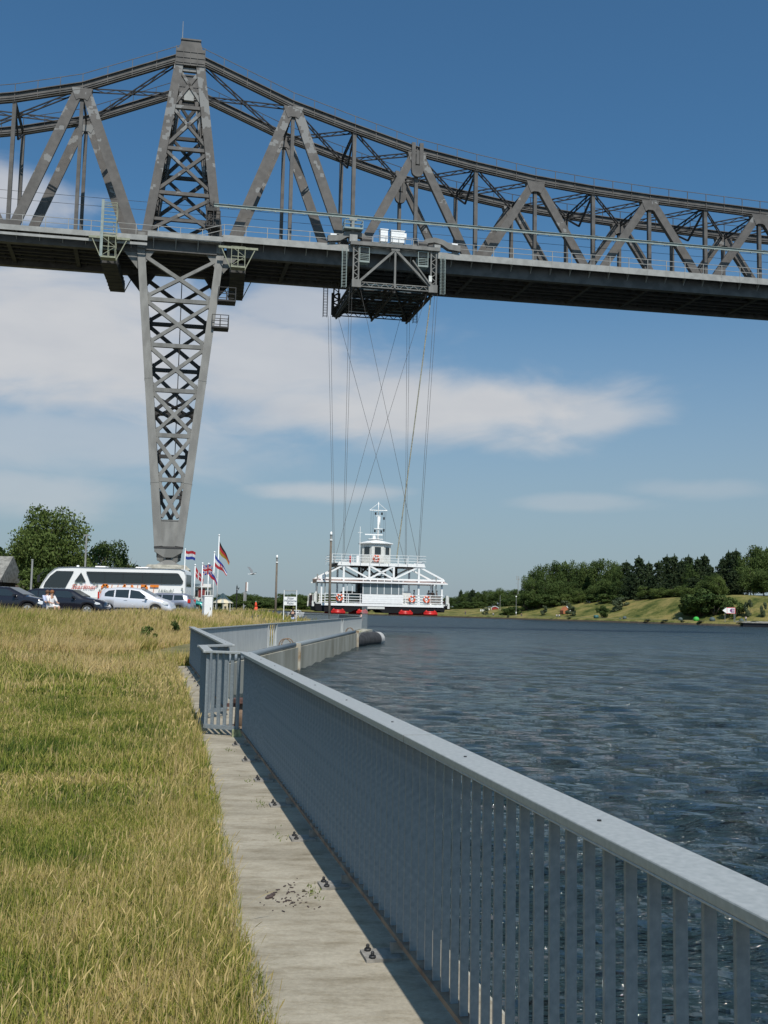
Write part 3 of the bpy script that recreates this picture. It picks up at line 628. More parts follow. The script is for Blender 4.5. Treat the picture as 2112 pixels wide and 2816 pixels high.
# bottom chords: main span and side span
for t_ in (0, W):
    b = MB(); b.bx(4.9, 93, t_-.35, t_+.35, 41.0, 42.9); b.bx(-41.5, -4.9, t_-.35, t_+.35, 40.75, 42.25); b.build('bottom_chord', STEEL, br)
apex = [-41.5, -26.4, -11.8, 12.0, 26.8, 41.5, 56.2, 70.9, 85.6]
bots = [-33.9, -19, -4.7, 4.7, 19.3, 34.1, 48.9, 63.6, 78.3, 93]
def xat(d, k): return d[min(range(len(d)), key=lambda i: abs(d[i]-k))]
for t_ in (0, W):
    for a in apex:
        lo = [x for x in bots if x < a]; hi = [x for x in bots if x > a]
        hv = .95 if abs(a) < 14 else .8
        for e in ((max(lo) if lo else None), (min(hi) if hi else None)):
            if e is None: continue
            sg = 1 if e > a else -1
            b = MB(); p = (a+sg*.45, t_, tops[a]-.7); q = (e-sg*.55, t_, 42.3)
            b.beam(p, q, .62, hv, upv=(1,0,.3)); b.beam((p[0],t_-.34,p[2]), (q[0],t_-.34,q[2]), .05, hv+.16, upv=(1,0,.3)); b.build('diagonal', STEELP, br)
        b = MB(); b.beam((a, t_, 42.3), (a, t_, tops[a]-.3), .40, .42, upv=(0,1,0)); b.build('vertical_post', STEEL, br)
        b = MB(); z = tops[a]; b.prism([(a-1.15,z-.3),(a+1.15,z-.3),(a+.95,z-1.0),(a+.62,z-1.75),(a+.3,z-1.55),(a-.3,z-1.55),(a-.62,z-1.75),(a-.95,z-1.0)], t_-.42, t_+.42); b.build('gusset_plate', STEELP, br)
    for e in bots:
        if abs(e) > 5:
            b = MB(); b.beam((e, t_, 42.3), (e, t_, tops[e]-.3), .42, .46, upv=(0,1,0)); b.build('vertical_post', STEEL, br)
        b = MB(); b.prism([(e-1.5,42.2),(e+1.5,42.2),(e+1.1,43.2),(e-1.1,43.2)], t_-.40, t_+.40); b.build('gusset_plate', STEEL, br)
# lateral bracing between the two top chords
nodes = [a for a in sx_list if -42 < a < 93]
for e in [x for x in bots if abs(x) > 5]+apex:
    z = tops[e]; b = MB(); b.lattice((e,0,z-.35), (e,W,z-.35), .5, (0,0,1), .14, .08, 6); b.build('cross_beam', STEELD, br)
    if e in bots:
        b = MB(); b.beam((e,0,z-.5), (e,W/2,z-3.0), .2, .2); b.beam((e,W,z-.5), (e,W/2,z-3.0), .2, .2); b.build('sway_brace', STEELD, br)
pairs = [(-26.4,-11.8),(-11.8,-1.1),(1.1,12.0),(12.0,19.3),(19.3,26.8),(26.8,34.1),(34.1,41.5),(41.5,48.9),(48.9,56.2),(56.2,63.6),(63.6,70.9),(70.9,78.3),(78.3,85.6),(-33.9,-26.4)]
for a, c in pairs:
    for y0_, y1_ in ((0, W), (W, 0)):
        b = MB(); b.lattice((a,y0_,tops[a]-.35), (c,y1_,tops[c]-.35), .42, (0,0,1), .12, .07, 9); b.build('lateral_brace', STEELD, br)
# deck: girders, plate, walkways
b = MB(); b.bx(-41.5, 93, .36, W-.36, 41.75, 41.95); b.build('deck_plate', STEELD, br)
b = MB()
for i in range(-23, 52): b.bx(i*1.83-.12, i*1.83+.12, .36, W-.36, 41.35, 41.74)
tag(b.build('sleeper', STEELD, br), kind='stuff')
for e in bots+apex: MB().bx(e-.22, e+.22, .352, W-.352, 41.06, 41.745).build('floor_beam', STEELD, br)
b = MB()
for y_ in (2.2, 3.6, 4.6, 6.0): b.bx(-41.5, 93, y_-.12, y_+.12, 41.1, 41.345)
b.build('stringer', STEELD, br)
b = MB()
for y_ in (2.5, 5.5): b.bx(-41.5, 93, y_-.05, y_+.05, 41.96, 42.15)
b.build('rail', STEEL, br)
for t_, s_ in ((-1.35, -1), (W+1.35, 1)):
    inn = -.36 if s_ < 0 else W+.36
    b = MB(); y0_, y1_ = min(t_, inn), max(t_, inn)
    b.bx(4.2, 93, y0_, y1_, 42.95, 43.05); b.bx(-41.5, 4.2, y0_, y1_, 42.22, 42.32)
    k = -40
    while k < 92:
        zz = 42.9 if k > 4.2 else 42.2
        b.add([(k-.04,inn,zz-.0),(k+.04,inn,zz-.0),(k+.04,t_,zz),(k-.04,t_,zz),(k-.04,inn,zz-1.1),(k+.04,inn,zz-1.1)], [(0,1,2,3),(0,4,5,1),(3,2,5,4),(0,3,4),(1,5,2)]); k += 2.45
    b.build('walkway', STEELW, br)
    b = MB(); b.bx(4.4, 93, t_-.06*1, t_+.06, 42.35, 43.12)
    for i in range(38): k = 4.4+i*2.42; b.bx(k-.03, k+.03, t_-.085, t_+.085, 42.33, 43.14)
    b.bx(-41.5, -3.95, t_-.05, t_+.05, 41.75, 42.35); b.bx(-41.5, -3.95, t_-.04, t_+.04, 41.2, 41.5)
    b.bx(-3.93, 4.38, t_-.055, t_+.055, 42.3, 42.85)
    b.build('edge_beam', STEELW, br)
    b = MB()
    i = 0; k = -41.5
    while k < 92.9:
        z0_ = 43.1 if k > 4.2 else 42.3
        b.bx(k-.035, k+.035, t_-.035, t_+.035, z0_, z0_+1.25)
        k2 = k+2.42; z1_ = 43.1 if k2 > 4.2 else 42.3
        for hh in (.62, 1.24): b.beam((k,t_,z0_+hh), (k2,t_,z1_+hh), .055, .06)
        k = k2
    b.build('walkway_handrail', STEELW if s_ < 0 else STEEL, br)
# haunches under the chord next to the tower legs, big cross girder
# power rail above the near walkway
b = MB(); b.bx(3.2, 93, -1.62, -1.50, 46.25, 46.52); b.bx(3.2, 93, -1.72, -1.40, 46.53, 46.58)
for i in range(56): k = 3.6+i*1.63; b.bx(k-.05, k+.05, -1.65, -1.48, 46.18, 46.25)
b.build('power_rail', GREENG, br)
b = MB(); k = 4.9
while k < 92:
    b.beam((k,-.3,46.7), (k,-1.55,46.64), .09, .09); b.beam((k,-.3,47.2), (k,-1.5,46.66), .05, .05); k += 7.37
b.build('rail_bracket', STEELD, br)
b = MB()
for (y_, z_) in ((3.9,48.3),(4.1,47.4)): b.beam((-41,y_,z_), (93,y_,z_), .035, .035)
b.build('catenary_wire', STEELD, br)
# hanger pulleys on post 26.8
for t_ in (-.35, W-.35):
    b = MB(); b.bx(26.1, 26.55, t_-.25, t_+.1, 53.2, 56.6); b.bx(27.05, 27.5, t_-.25, t_+.1, 53.2, 56.6); b.bx(26.56, 27.04, t_-.2, t_+.05, 52.9, 53.4)
    b.tube((26.8,t_-.3,53.1), (26.8,t_+.1,53.1), .7, 16); b.bx(26.62, 26.98, t_-.34, t_-.26, 53.9, 55.6)
    b.build('expansion_link', STEEL, br)

# ------------------------------------------------------------------ the tower
to = thing('bridge_tower', 'tapering steel lattice tower carrying the bridge, narrow foot on a stone pier', 'bridge tower', BO, BR_)
def ty(z, near): a = max(0, (40.9-z)*.18) if z < 40.9 else 0; return -a if near else W+a
def hw(z): return 1.34+.099*(z-10.3)      # leg centre offset below deck
SC = -.2
for near in (True, False):
    y = lambda z: ty(z, near)
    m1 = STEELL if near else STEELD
    for sg in (-1, 1):
        b = MB(); zz = [7.4, 20, 32, 41.2]
        for za, zb in zip(zz, zz[1:]):
            wa, wb = (.86-.0*za), .86
            b.beam((SC+sg*hw(za), y(za), za), (SC+sg*hw(zb), y(zb), zb), .75, .86, upv=(1,0,0))
        for zz_ in (25.8, 14.2):
            b.beam((SC+sg*hw(zz_-.05), y(zz_-.05), zz_-.05), (SC+sg*hw(zz_+.05), y(zz_+.05), zz_+.05), .80, .90, upv=(1,0,0))
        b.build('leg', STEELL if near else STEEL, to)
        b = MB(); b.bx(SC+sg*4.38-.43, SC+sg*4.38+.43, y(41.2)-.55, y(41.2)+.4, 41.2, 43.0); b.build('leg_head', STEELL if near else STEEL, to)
        # haunches
        b = MB(); c = SC+sg*4.36
        b.prism([(c-sg*.3,39.2),(c-sg*1.5,41.05),(c-sg*.3,41.05)], y(40)-.12, y(40)+.12); b.prism([(c+sg*.3,38.8),(c+sg*2.1,41.05),(c+sg*.3,41.05)], y(40)-.12, y(40)+.12)
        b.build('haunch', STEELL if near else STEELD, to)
    b = MB(); b.bx(SC-4.0, SC+4.0, (-.52 if near else W-.3), (.3 if near else W+.52), 41.0, 42.28); b.build('cross_girder', STEEL, to)
    H = [40.7, 35.2, 29.8, 24.6, 19.5, 14.6, 10.1]
    for i, (za, zb) in enumerate(zip(H, H[1:])):
        e = .45
        for sg in (-1, 1):
            b = MB(); p = (SC-sg*(hw(za)-e), y(za-.3), za-.35); q = (SC+sg*(hw(zb)-e), y(zb+.3), zb+.42)
            b.beam(p, q, .36+.05*(sg > 0), .42, upv=(0,1,0)); b.build('cross_brace', m1, to)
        if i < 5:
            b = MB(); b.bx(SC-hw(zb)+.42, SC+hw(zb)-.42, y(zb)-.2, y(zb)+.2, zb-.22, zb+.22); b.build('cross_beam', m1, to)
            for sg in (-1, 1):
                b = MB(); x0_ = SC+sg*(hw(zb)-.42); b.prism([(x0_, zb-.85), (x0_-sg*.38, zb-.5), (x0_-sg*.38, zb+.5), (x0_, zb+.85)], y(zb)-.15, y(zb)+.15); b.build('gusset_plate', m1, to)
    # base plating
    yb, yt = y(7.4), y(10.2)
    b = MB(); q = .12
    for zz_, hh in (((10.2, 7.4)),): pass
    b.add([(SC-hw(10.2)+.3,yt-.3,10.2),(SC+hw(10.2)-.3,yt-.3,10.2),(SC+hw(7.5)-.3,yb-.3,7.45),(SC-hw(7.5)+.3,yb-.3,7.45),(SC-hw(10.2)+.3,yt+.3,10.2),(SC+hw(10.2)-.3,yt+.3,10.2),(SC+hw(7.5)-.3,yb+.3,7.45),(SC-hw(7.5)+.3,yb+.3,7.45)],
          [(0,1,2,3),(7,6,5,4),(0,4,5,1),(1,5,6,2),(2,6,7,3),(3,7,4,0)])
    b.bx(SC-.95, SC+.95, yt-.36, yt+.36, 10.15, 10.28)
    b.build('base_plate', STEELL if near else STEEL, to)
    b = MB(); b.bx(SC-1.5, SC+1.5, yb-.5, yb+.5, 7.25, 7.42); b.build('base_rim', STEELD, to)
    b = MB(); b.prism([(SC-1.46,7.25),(SC-1.44,6.9),(SC-.45,6.3),(SC+.45,6.3),(SC+1.44,6.9),(SC+1.46,7.25)], yb-.45, yb+.45); b.build('foot', STEELL, to)
    b = MB(); b.ball((SC,yb,6.28), .28, 12, 6); b.build('hinge', STEELD, to, True)
    b = MB(); b.add([(SC-1.25,yb-.7,5.5),(SC+1.25,yb-.7,5.5),(SC+1.25,yb+.7,5.5),(SC-1.25,yb+.7,5.5),(SC-.18,yb-.18,6.12),(SC+.18,yb-.18,6.12),(SC+.18,yb+.18,6.12),(SC-.18,yb+.18,6.12)], [(0,1,5,4),(1,2,6,5),(2,3,7,6),(3,0,4,7),(4,5,6,7),(3,2,1,0)]); b.build('bearing_block', STEELL, to)
# transverse bracing between near and far legs below the deck
for z in (35.2, 24.6, 14.6):
    for sg in (-1, 1):
        b = MB(); b.beam((SC+sg*hw(z), ty(z,True)+.3, z), (SC+sg*hw(z), ty(z,False)-.3, z), .35, .4); b.build('cross_beam', STEELD, to)
for z in (24.1, 22.6):
    for sg in (-1, 1):
        b = MB(); b.beam((SC-sg*(hw(z)-.3), ty(z,True)+.3, z), (SC+sg*(hw(z)-.3), ty(z,False)-.3, z), .22, .25); b.build('cross_brace', STEELD, to)
for za, zb in ((35.2,24.6),(24.6,14.6)):
    for sg in (-1, 1):
        b = MB(); b.beam((SC+sg*hw(za), ty(za,True)+.3, za), (SC+sg*hw(zb), ty(zb,False)-.3, zb), .2, .22); b.beam((SC+sg*hw(za), ty(za,False)-.3, za), (SC+sg*hw(zb), ty(zb,True)+.3, zb), .2, .22); b.build('side_brace', STEELD, to)
b = MB(); b.tube((SC+.25, 3.8, 8), (SC+.25, 3.8, 40.5), .06, 6); b.build('drain_pipe', STEELD, to)
# upper A part
def hu(z): return 4.0+(1.12-4.0)*(z-43)/(64-43)
HU = [43.2, 48.0, 53.3, 58.3, 62.8]
for near in (True, False):
    y0_ = 0 if near else W
    for sg in (-1, 1):
        b = MB(); b.beam((SC*.5+sg*hu(42.4), y0_, 42.4), (SC*.2+sg*hu(64.3), y0_, 64.3), .72, .86, upv=(1,0,0)); b.beam((SC*.5+sg*hu(42.4), y0_-.38, 42.4), (SC*.2+sg*hu(64.3), y0_-.38, 64.3), .05, 1.0, upv=(1,0,0)); b.build('leg', STEELP, to)
    for i, (za, zb) in enumerate(zip(HU, HU[1:])):
        for sg in (-1, 1):
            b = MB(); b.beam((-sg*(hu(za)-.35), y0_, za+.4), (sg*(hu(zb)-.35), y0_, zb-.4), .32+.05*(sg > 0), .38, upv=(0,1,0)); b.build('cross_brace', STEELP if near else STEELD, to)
        b = MB(); b.bx(-hu(zb)+.35, hu(zb)-.35, y0_-.2, y0_+.2, zb-.2, zb+.2); b.build('cross_beam', STEELP if near else STEELD, to)
    b = MB()
    for za, zb in zip(HU, HU[1:]):
        zm = (za+zb)/2
    b.bx(-hu(44.9)+.35, hu(44.9)-.35, y0_-.18, y0_+.18, 44.7, 45.05); b.build('cross_beam', STEEL, to)
for z in HU[1:]:
    for sg in (-1, 1):
        b = MB(); b.lattice((sg*hu(z), .35, z), (sg*hu(z), W-.35, z), .6, (0,0,1), .16, .09, 7); b.build('cross_beam', STEELD, to)
for za, zb in zip(HU, HU[1:]):
    for sg in (-1, 1):
        b = MB(); b.lattice((sg*(hu(za)), .3, za+.3), (sg*hu(zb), W-.3, zb-.3), .35, (1,0,0), .1, .07, 10); b.lattice((sg*(hu(za)), W-.3, za+.3), (sg*hu(zb), .3, zb-.3), .35, (1,0,0), .1, .07, 10); b.build('side_brace', STEELD, to)
b = MB(); b.bx(-.55, .55, -.05, .25, 57.0+2.2, 57.0+3.4); b.build('notice_plate', STEELW, to)
for y0_ in (0, W):
    b = MB(); b.bx(-1.62, 1.62, y0_-.5, y0_+.5, 63.2, 65.2); b.prism([(-1.35,65.2),(1.35,65.2),(1.05,66.2),(-1.05,66.2)], y0_-.45, y0_+.45); b.bx(-1.15,1.15,y0_-.55,y0_+.55,66.2,66.38)
    for z in (63.5, 64.1, 64.8): b.bx(-1.66, 1.66, y0_-.56, y0_-.51, z-.05, z+.05)
    for x in (-1.64,-.8,0,.8,1.64): b.bx(x-.03, x+.03, y0_-.57, y0_-.52, 63.2, 65.4)
    b.build('top_cap', STEEL, to)
b = MB(); b.tube((-1.0,0,66.3), (-1.0,0,68.7), .05, 6, .03); b.build('antenna', STEELW, to)
# small round-the-leg platforms
def cage(parent, x0, x1, y0_, y1_, z0, z1, m, nm, nx_=3):
    b = MB(); r_ = .035
    for x in np.linspace(x0, x1, nx_):
        for y_ in (y0_, y1_): b.bx(x-r_, x+r_, y_-r_, y_+r_, z0, z1)
    for z in (z0+.03, (z0+z1)/2, z1-.03):
        for y_ in (y0_, y1_): b.bx(x0, x1, y_-r_*.9, y_+r_*.9, z-r_, z+r_)
        for x in (x0, x1): b.bx(x-r_*.9, x+r_*.9, y0_, y1_, z-r_, z+r_)
    b.bx(x0-.04, x1+.04, y0_-.04, y1_+.04, z0-.12, z0-.01)
    return b.build(nm, m, parent)
cage(to, 4.1, 6.0, -2.0, -.4, 35.4, 36.9, STEELD, 'inspection_platform')
cage(to, 3.5, 5.3, -2.4, -.9, 32.2, 33.6, STEELD, 'inspection_platform')
cage(to, 2.5, 4.0, -1.3, -.4, 44.1, 45.9, STEELD, 'leg_platform')
b = MB(); b.lattice((3.3,-.55,43.2), (2.9,-.55,47.3), .7, (1,0,0), .12, .08, 8); b.bx(2.5,3.6,-.9,-.4,46.0,46.4); b.build('ladder', STEELD, to)

# stone pier
pr = thing('bridge_pier', 'weathered stone pier block under the tower foot behind the bus', 'bridge pier', BO, BR_)
for yb in (ty(7.4,True), ty(7.4,False)):
    b = MB(); b.prism([(SC-2.3,yb-1.9),(SC+2.1,yb-1.9),(SC+2.3,yb-1.6),(SC+2.3,yb+1.7),(SC-2.5,yb+1.7),(SC-2.5,yb-1.6)], -.5, 5.0, 'z')
    b.add([(SC-2.5,yb-1.9,5),(SC+2.3,yb-1.9,5),(SC+2.3,yb+1.7,5),(SC-2.5,yb+1.7,5),(SC-2.0,yb-1.4,5.5),(SC+1.8,yb-1.4,5.5),(SC+1.8,yb+1.2,5.5),(SC-2.0,yb+1.2,5.5)], [(0,1,5,4),(1,2,6,5),(2,3,7,6),(3,0,4,7),(4,5,6,7)])
    b.build('stonework', STONE, pr)

# travelling inspection gantries hung under the deck either side of the tower
for k, (x0, lb) in enumerate(((-8.9, 'inspection gantry with tall pale ladder tower hanging left of the tower'), (5.2, 'inspection gantry with small pale cage hanging right of the tower'))):
    g = thing('inspection_gantry', lb, 'gantry', (BO[0]+math.cos(BR_)*(x0+1), BO[1]+math.sin(BR_)*(x0+1), BO[2]), BR_)
    b = MB(); b.bx(-.85, .85, -1.2, W+1.2, 38.9, 40.0)
    for i in range(8): b.bx(-.9, .9, -1.0+i*1.3, -.85+i*1.3, 38.86, 40.04)
    b.build('platform', STEELD, g)
    for y_ in (-1.6, W+1.6):
        b = MB()
        for sg in (-1, 1): b.beam((sg*1.9, y_, 41.6), (sg*.8, y_, 39.2), .1, .1)
        b.bx(-2.2, 2.2, y_-.1, y_+.1, 41.5, 41.75); b.bx(-.85,.85,y_-.06,y_+.06,39.1,39.25); b.build('hanger', YELG, g)
    cage(g, -.75, .75, -2.5, -1.5, 39.2, 41.5, YELG, 'cage', 3)
    b = MB(); b.beam((-.7,-2.5,39.3),(.7,-2.5,40.3),.05,.05); b.beam((.7,-2.5,40.4),(-.7,-2.5,41.4),.05,.05); b.build('cage_brace', YELG, g)
    if k == 0:
        cage(g, -.75, .75, -2.4, -1.5, 41.6, 45.4, YELG, 'ladder_tower', 2)
        b = MB(); b.bx(-.9, -.6, -2.55, -2.45, 39.2, 45.6); b.build('ladder', GREENG, g)
        b = MB()
        for i in range(9): b.bx(-.7, .7, -2.42, -2.38, 41.8+i*.42, 41.86+i*.42)
        b.build('rung', YELG, g)

# ------------------------------------------------------------------ carriage running on the bridge above the gondola
cg = thing('ferry_carriage', 'steel carriage frame running on the bridge and holding the hanging ferry', 'carriage', BO, BR_)
LX, RX, YN, YF = 19.1, 28.9, -1.9, 10.2
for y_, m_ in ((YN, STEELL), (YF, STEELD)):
    for x in (LX+.35, RX-.35):
        b = MB(); b.lattice((x,y_,38.9), (x,y_,43.0), .62, (1,0,0), .16, .08, 9); b.build('corner_post', m_, cg)
    b = MB(); b.bx(LX-.1, LX+.95, y_-.2, y_+.2, 38.0, 38.9); b.build('corner_plate', m_, cg)
    b = MB(); b.bx(RX-.95, RX+.1, y_-.2, y_+.2, 38.0, 38.9); b.build('corner_plate', m_, cg)
    xm = (LX+RX)/2
    for e in (LX+.8, RX-.8):
        b = MB(); b.beam((xm, y_, 42.75), (e, y_, 38.75), .26, .34, upv=(0,1,0)); b.build('diagonal', m_, cg)
    b = MB(); b.beam((xm, y_, 42.7), (xm, y_, 38.2), .22, .24, upv=(0,1,0)); b.build('centre_post', m_, cg)
    b = MB(); b.lattice((LX+.95,y_,38.42), (RX-.95,y_,38.42), .5, (0,0,1), .11, .07, 14); b.build('lower_beam', m_, cg)
    b = MB(); b.bx(LX-.35, RX+.35, y_-.3, y_+.25, 42.95, 43.35); b.bx(xm-.5, xm+.5, y_-.2, y_+.2, 42.6, 42.95); b.build('upper_beam', m_, cg)
# swan-neck bogies
for sg, x in ((-1, LX), (1, RX)):
    b = MB(); X_ = lambda a: x+sg*a
    b.prism([(X_(-1.6),43.36),(X_(-1.2),43.95),(X_(-.2),44.15),(X_(.7),43.95),(X_(1.5),43.45),(X_(2.9),43.3),(X_(2.9),44.0-.0),(X_(1.7),44.1),(X_(.8),44.55),(X_(-.2),44.75),(X_(-1.3),44.45),(X_(-1.9),43.7)], -1.7, -1.0)
    b.bx(min(X_(2.0),X_(2.7)), max(X_(2.0),X_(2.7)), -1.5, -1.15, 43.13, 43.3)
    b.build('bogie', STEELL, cg); b = MB(); b.bx(min(X_(1.9),X_(2.6)), max(X_(1.9),X_(2.6)), -1.6,-1.1,44.05,44.25); b.build('bogie_lid', WHITE, cg)
b = MB(); b.bx(LX-.45, LX+.45, -1.95, -1.0, 43.36, 44.2); b.build('end_box', STEELW, cg)
b = MB(); b.bx(RX-.35, RX+.35, -2.2, -1.5, 43.36, 43.7); b.build('end_box', STEELW, cg)
for x0, x1, z1 in ((22.2, 23.05, 45.1), (23.45, 25.0, 45.05)):
    b = MB(); b.bx(x0, x1, -2.1, -1.3, 43.62, z1-.1); b.bx(x0-.06, x1+.06, -2.16, -1.24, z1-.1, z1)
    for i in range(1, 4): b.bx(x0-.01, x1+.01, -2.115, -2.1, 43.62+i*(z1-43.7)/4, 43.64+i*(z1-43.7)/4)
    b.bx(x0+.1, x1-.1, -1.9, -1.5, 43.35, 43.62); b.build('switch_cabinet', WHITE, cg)
b = MB(); b.bx(25.0, 25.25, -2.05, -1.4, 44.2, 44.8); b.build('cabinet_box', WHITE, cg)
for x in (20.7, 27.3):
    b = MB(); b.bx(x-.75, x+.75, -1.9, -1.2, 43.36, 43.5); b.tube((x-.6,-1.5,43.85), (x+.55,-1.5,43.85), .33, 14); b.bx(x-.5, x+.5, -1.75, -1.25, 43.5, 44.1); b.build('drive_motor', STEEL, cg)
cage(cg, 18.0, 20.1, -2.2, -1.0, 44.9, 45.8, GREENG, 'upper_platform', 3)
b = MB(); b.bx(18.9, 19.2, -1.7, -1.4, 44.6, 46.2); b.bx(18.6, 19.5, -1.8, -1.3, 46.0, 46.16); b.build('current_collector', STEELW, cg)
b = MB(); b.beam((LX,-1.6,43.4), (RX,-1.6,43.4), .08, .05)
for x in np.linspace(21.3, 26.6, 8): b.bx(x-.02, x+.02, -2.25, -2.21, 43.36, 44.2)
b.beam((21.3,-2.23,44.2), (26.6,-2.23,44.2), .04, .04); b.build('handrail', STEELW, cg)
for x0, x1 in ((19.85, 20.95), (26.7, 27.85)):
    o = cage(cg, x0, x1, -2.0, -1.1, 41.1, 42.8, GREENG, 'side_cage', 2)
    b = MB()
    for i in range(4): b.bx(x0, x1, -2.03, -1.99, 41.15+i*.2, 41.2+i*.2)
    b.build('cage_bar', GREENG, cg)
b = MB(); b.bx(28.0, 28.35, -2.0, -1.8, 39.3, 40.0); b.build('warning_plate', OFFW, cg)
b = MB(); b.beam((26.0,-2.1,41.6), (28.1,-2.1,38.9), .14, .3, upv=(0,1,0)); b.build('stair', STEELL, cg)
for x, y_ in ((LX-1.0, YN), (RX+.75, YN), (LX-1.0, YF), (RX+.75, YF)):
    b = MB(); z0_, z1_ = (37.9, 42.5)
    for dx in (-.25, .25):
        for dy in (-.2, .2): b.bx(x+dx-.025, x+dx+.025, y_+dy-.025, y_+dy+.025, z0_, z1_)
    for i in range(13): zz_ = z0_+.1+i*.36; b.bx(x-.25, x+.25, y_-.22, y_-.18, zz_, zz_+.03); b.bx(x-.25,x+.25,y_+.18,y_+.22,zz_,zz_+.03)
    b.build('ladder', GREENG if y_ == YN else STEELD, cg)
# floor frame
for x in (LX+.4, (LX+RX)/2, RX-.4):
    b = MB(); b.lattice((x,YN,38.15), (x,YF,38.15), .75, (0,0,1), .2, .1, 12); b.build('floor_truss', STEELD, cg)
for p, q in (((LX+.4,YN,38.2),((LX+RX)/2,YF,38.2)), (((LX+RX)/2,YF,38.2),(RX-.4,YN,38.2)), ((LX+.4,YF,38.25),((LX+RX)/2,YN,38.25)), (((LX+RX)/2,YN,38.25),(RX-.4,YF,38.25))):
    b = MB(); b.lattice(p, q, .4, (0,0,1), .14, .08, 10); b.build('floor_brace', STEELD, cg)
b = MB()
for i in range(6):
    y0_ = YN+.5+i*1.9; b.bx(LX+.6, RX-.6, y0_, y0_+1.55, 38.62+.02*(i%2), 38.66+.02*(i%2))
b.build('floor_sheet', mat('blue grey sheet', (.18,.27,.32), .5, var=.35, scale=.8), cg)
for sg_, x_ in ((-1, LX+.3), (1, RX-.3)):
    b = MB(); b.lattice((x_,YN,38.5), (x_,YF,38.5), 1.0, (0,0,1), .25, .12, 14); b.lattice((x_,YF-.1,38.2), (x_,YF-.1,41.0), .8, (1,0,0), .3, .14, 7); b.build('side_frame', STEELD, cg)
b = MB()
for i in range(9): b.bx(LX+.4, RX-.4, YN+.9+i*1.3, YN+1.05+i*1.3, 38.3, 38.55)
b.build('floor_joist', STEELD, cg)
b = MB(); b.bx(LX, RX, YF-.9, YF-.15, 38.9, 39.1); b.build('far_walkway', STEELD, cg)

# ------------------------------------------------------------------ the hanging ferry
fe = thing('hanging_ferry', 'white transporter ferry platform with truss roof and wheelhouse hanging over the canal', 'ferry', BO, BR_)
Y0, Y1 = 1.0, 7.0
def fbx(nm, m, *a, **k): 
    b = MB(); b.bx(*a); return b.build(nm, m, fe, **k)
fbx('deck', OFFW, 16.3, 31.3, Y0+.02, Y1-.02, 1.90, 2.02)
b = MB(); b.bx(16.9, 31.1, Y0-.06, Y0+.02, 1.72, 1.99); b.bx(16.9, 31.1, Y1-.02, Y1+.06, 1.72, 1.99); b.build('side_band', WHITE, fe)
b = MB(); b.prism([(16.2,1.9),(31.4,1.9),(31.2,1.15),(30.6,1.35),(28.9,1.2),(28.2,.98),(24.1,.98),(23.6,1.35),(22.3,1.55),(20.8,1.35),(20.3,1.0),(16.9,1.02),(16.3,1.15)], Y0+.05, Y1-.05); b.build('hull', mat('hull black', (.012,.012,.014), .8, spec=.2), fe)
b = MB(); b.bx(22.2, 24.2, Y0-.02, Y0+.4, 1.42, 1.68); b.build('side_tank', OFFW, fe)
for x0, x1 in ((18.0,19.6),(20.9,22.2),(25.8,27.4),(28.7,30.3)):
    for yy_ in (Y0-.32, Y1+.32):
        b = MB(); b.tube((x0,yy_,.95), (x1,yy_,.95), .19, 14); b.tube((x0+.12,yy_,1.13), (x1-.12,yy_,1.13), .15, 12); b.tube((x0+.2,yy_,1.2),(x0+.38,yy_,1.34),.09,8); b.tube((x1-.38,yy_,1.34),(x1-.2,yy_,1.2),.09,8); b.build('fender', REDF, fe, True)
# railing and white side panels
for y_, nm in ((Y0, 'n'), (Y1, 'f')):
    b = MB(); b.bx(21.55, 26.35, y_-.03, y_+.03, 2.05, 3.08)
    for z in (2.3, 2.56, 2.82): b.bx(21.55, 26.35, y_-.045, y_-.03, z-.012, z+.012)
    b.build('side_panel', WHITE, fe)
    b = MB()
    for z in (3.08, 2.75, 2.45, 2.15): b.bx(17.2, 21.5, y_-.03, y_+.03, z-.03, z+.03); b.bx(26.4, 31.1, y_-.03, y_+.03, z-.03, z+.03)
    for x in list(np.arange(17.3, 21.5, 1.35))+list(np.arange(26.6, 31.2, 1.45)): b.bx(x-.035, x+.035, y_-.035, y_+.035, 2.0, 3.1)
    b.build('deck_railing', WHITE, fe)
    # panes of the passenger cabin
    b = MB(); b.bx(21.7, 26.2, y_-.012, y_+.012, 3.12, 4.62); b.build('cabin_window', PANE, fe)
    b = MB()
    for x in (21.65, 22.5, 23.3, 24.1, 24.95, 25.8, 26.3): b.bx(x-.035, x+.035, y_-.04, y_+.04, 3.08, 4.7)
    b.build('window_frame', WHITE, fe)
b = MB(); b.bx(22.0, 25.9, 2.2, 2.26, 2.02, 4.6); b.build('cabin_wall', OFFW, fe)
fbx('cabin_side', OFFW, 26.0, 27.3, 1.4, 2.6, 2.02, 3.5)
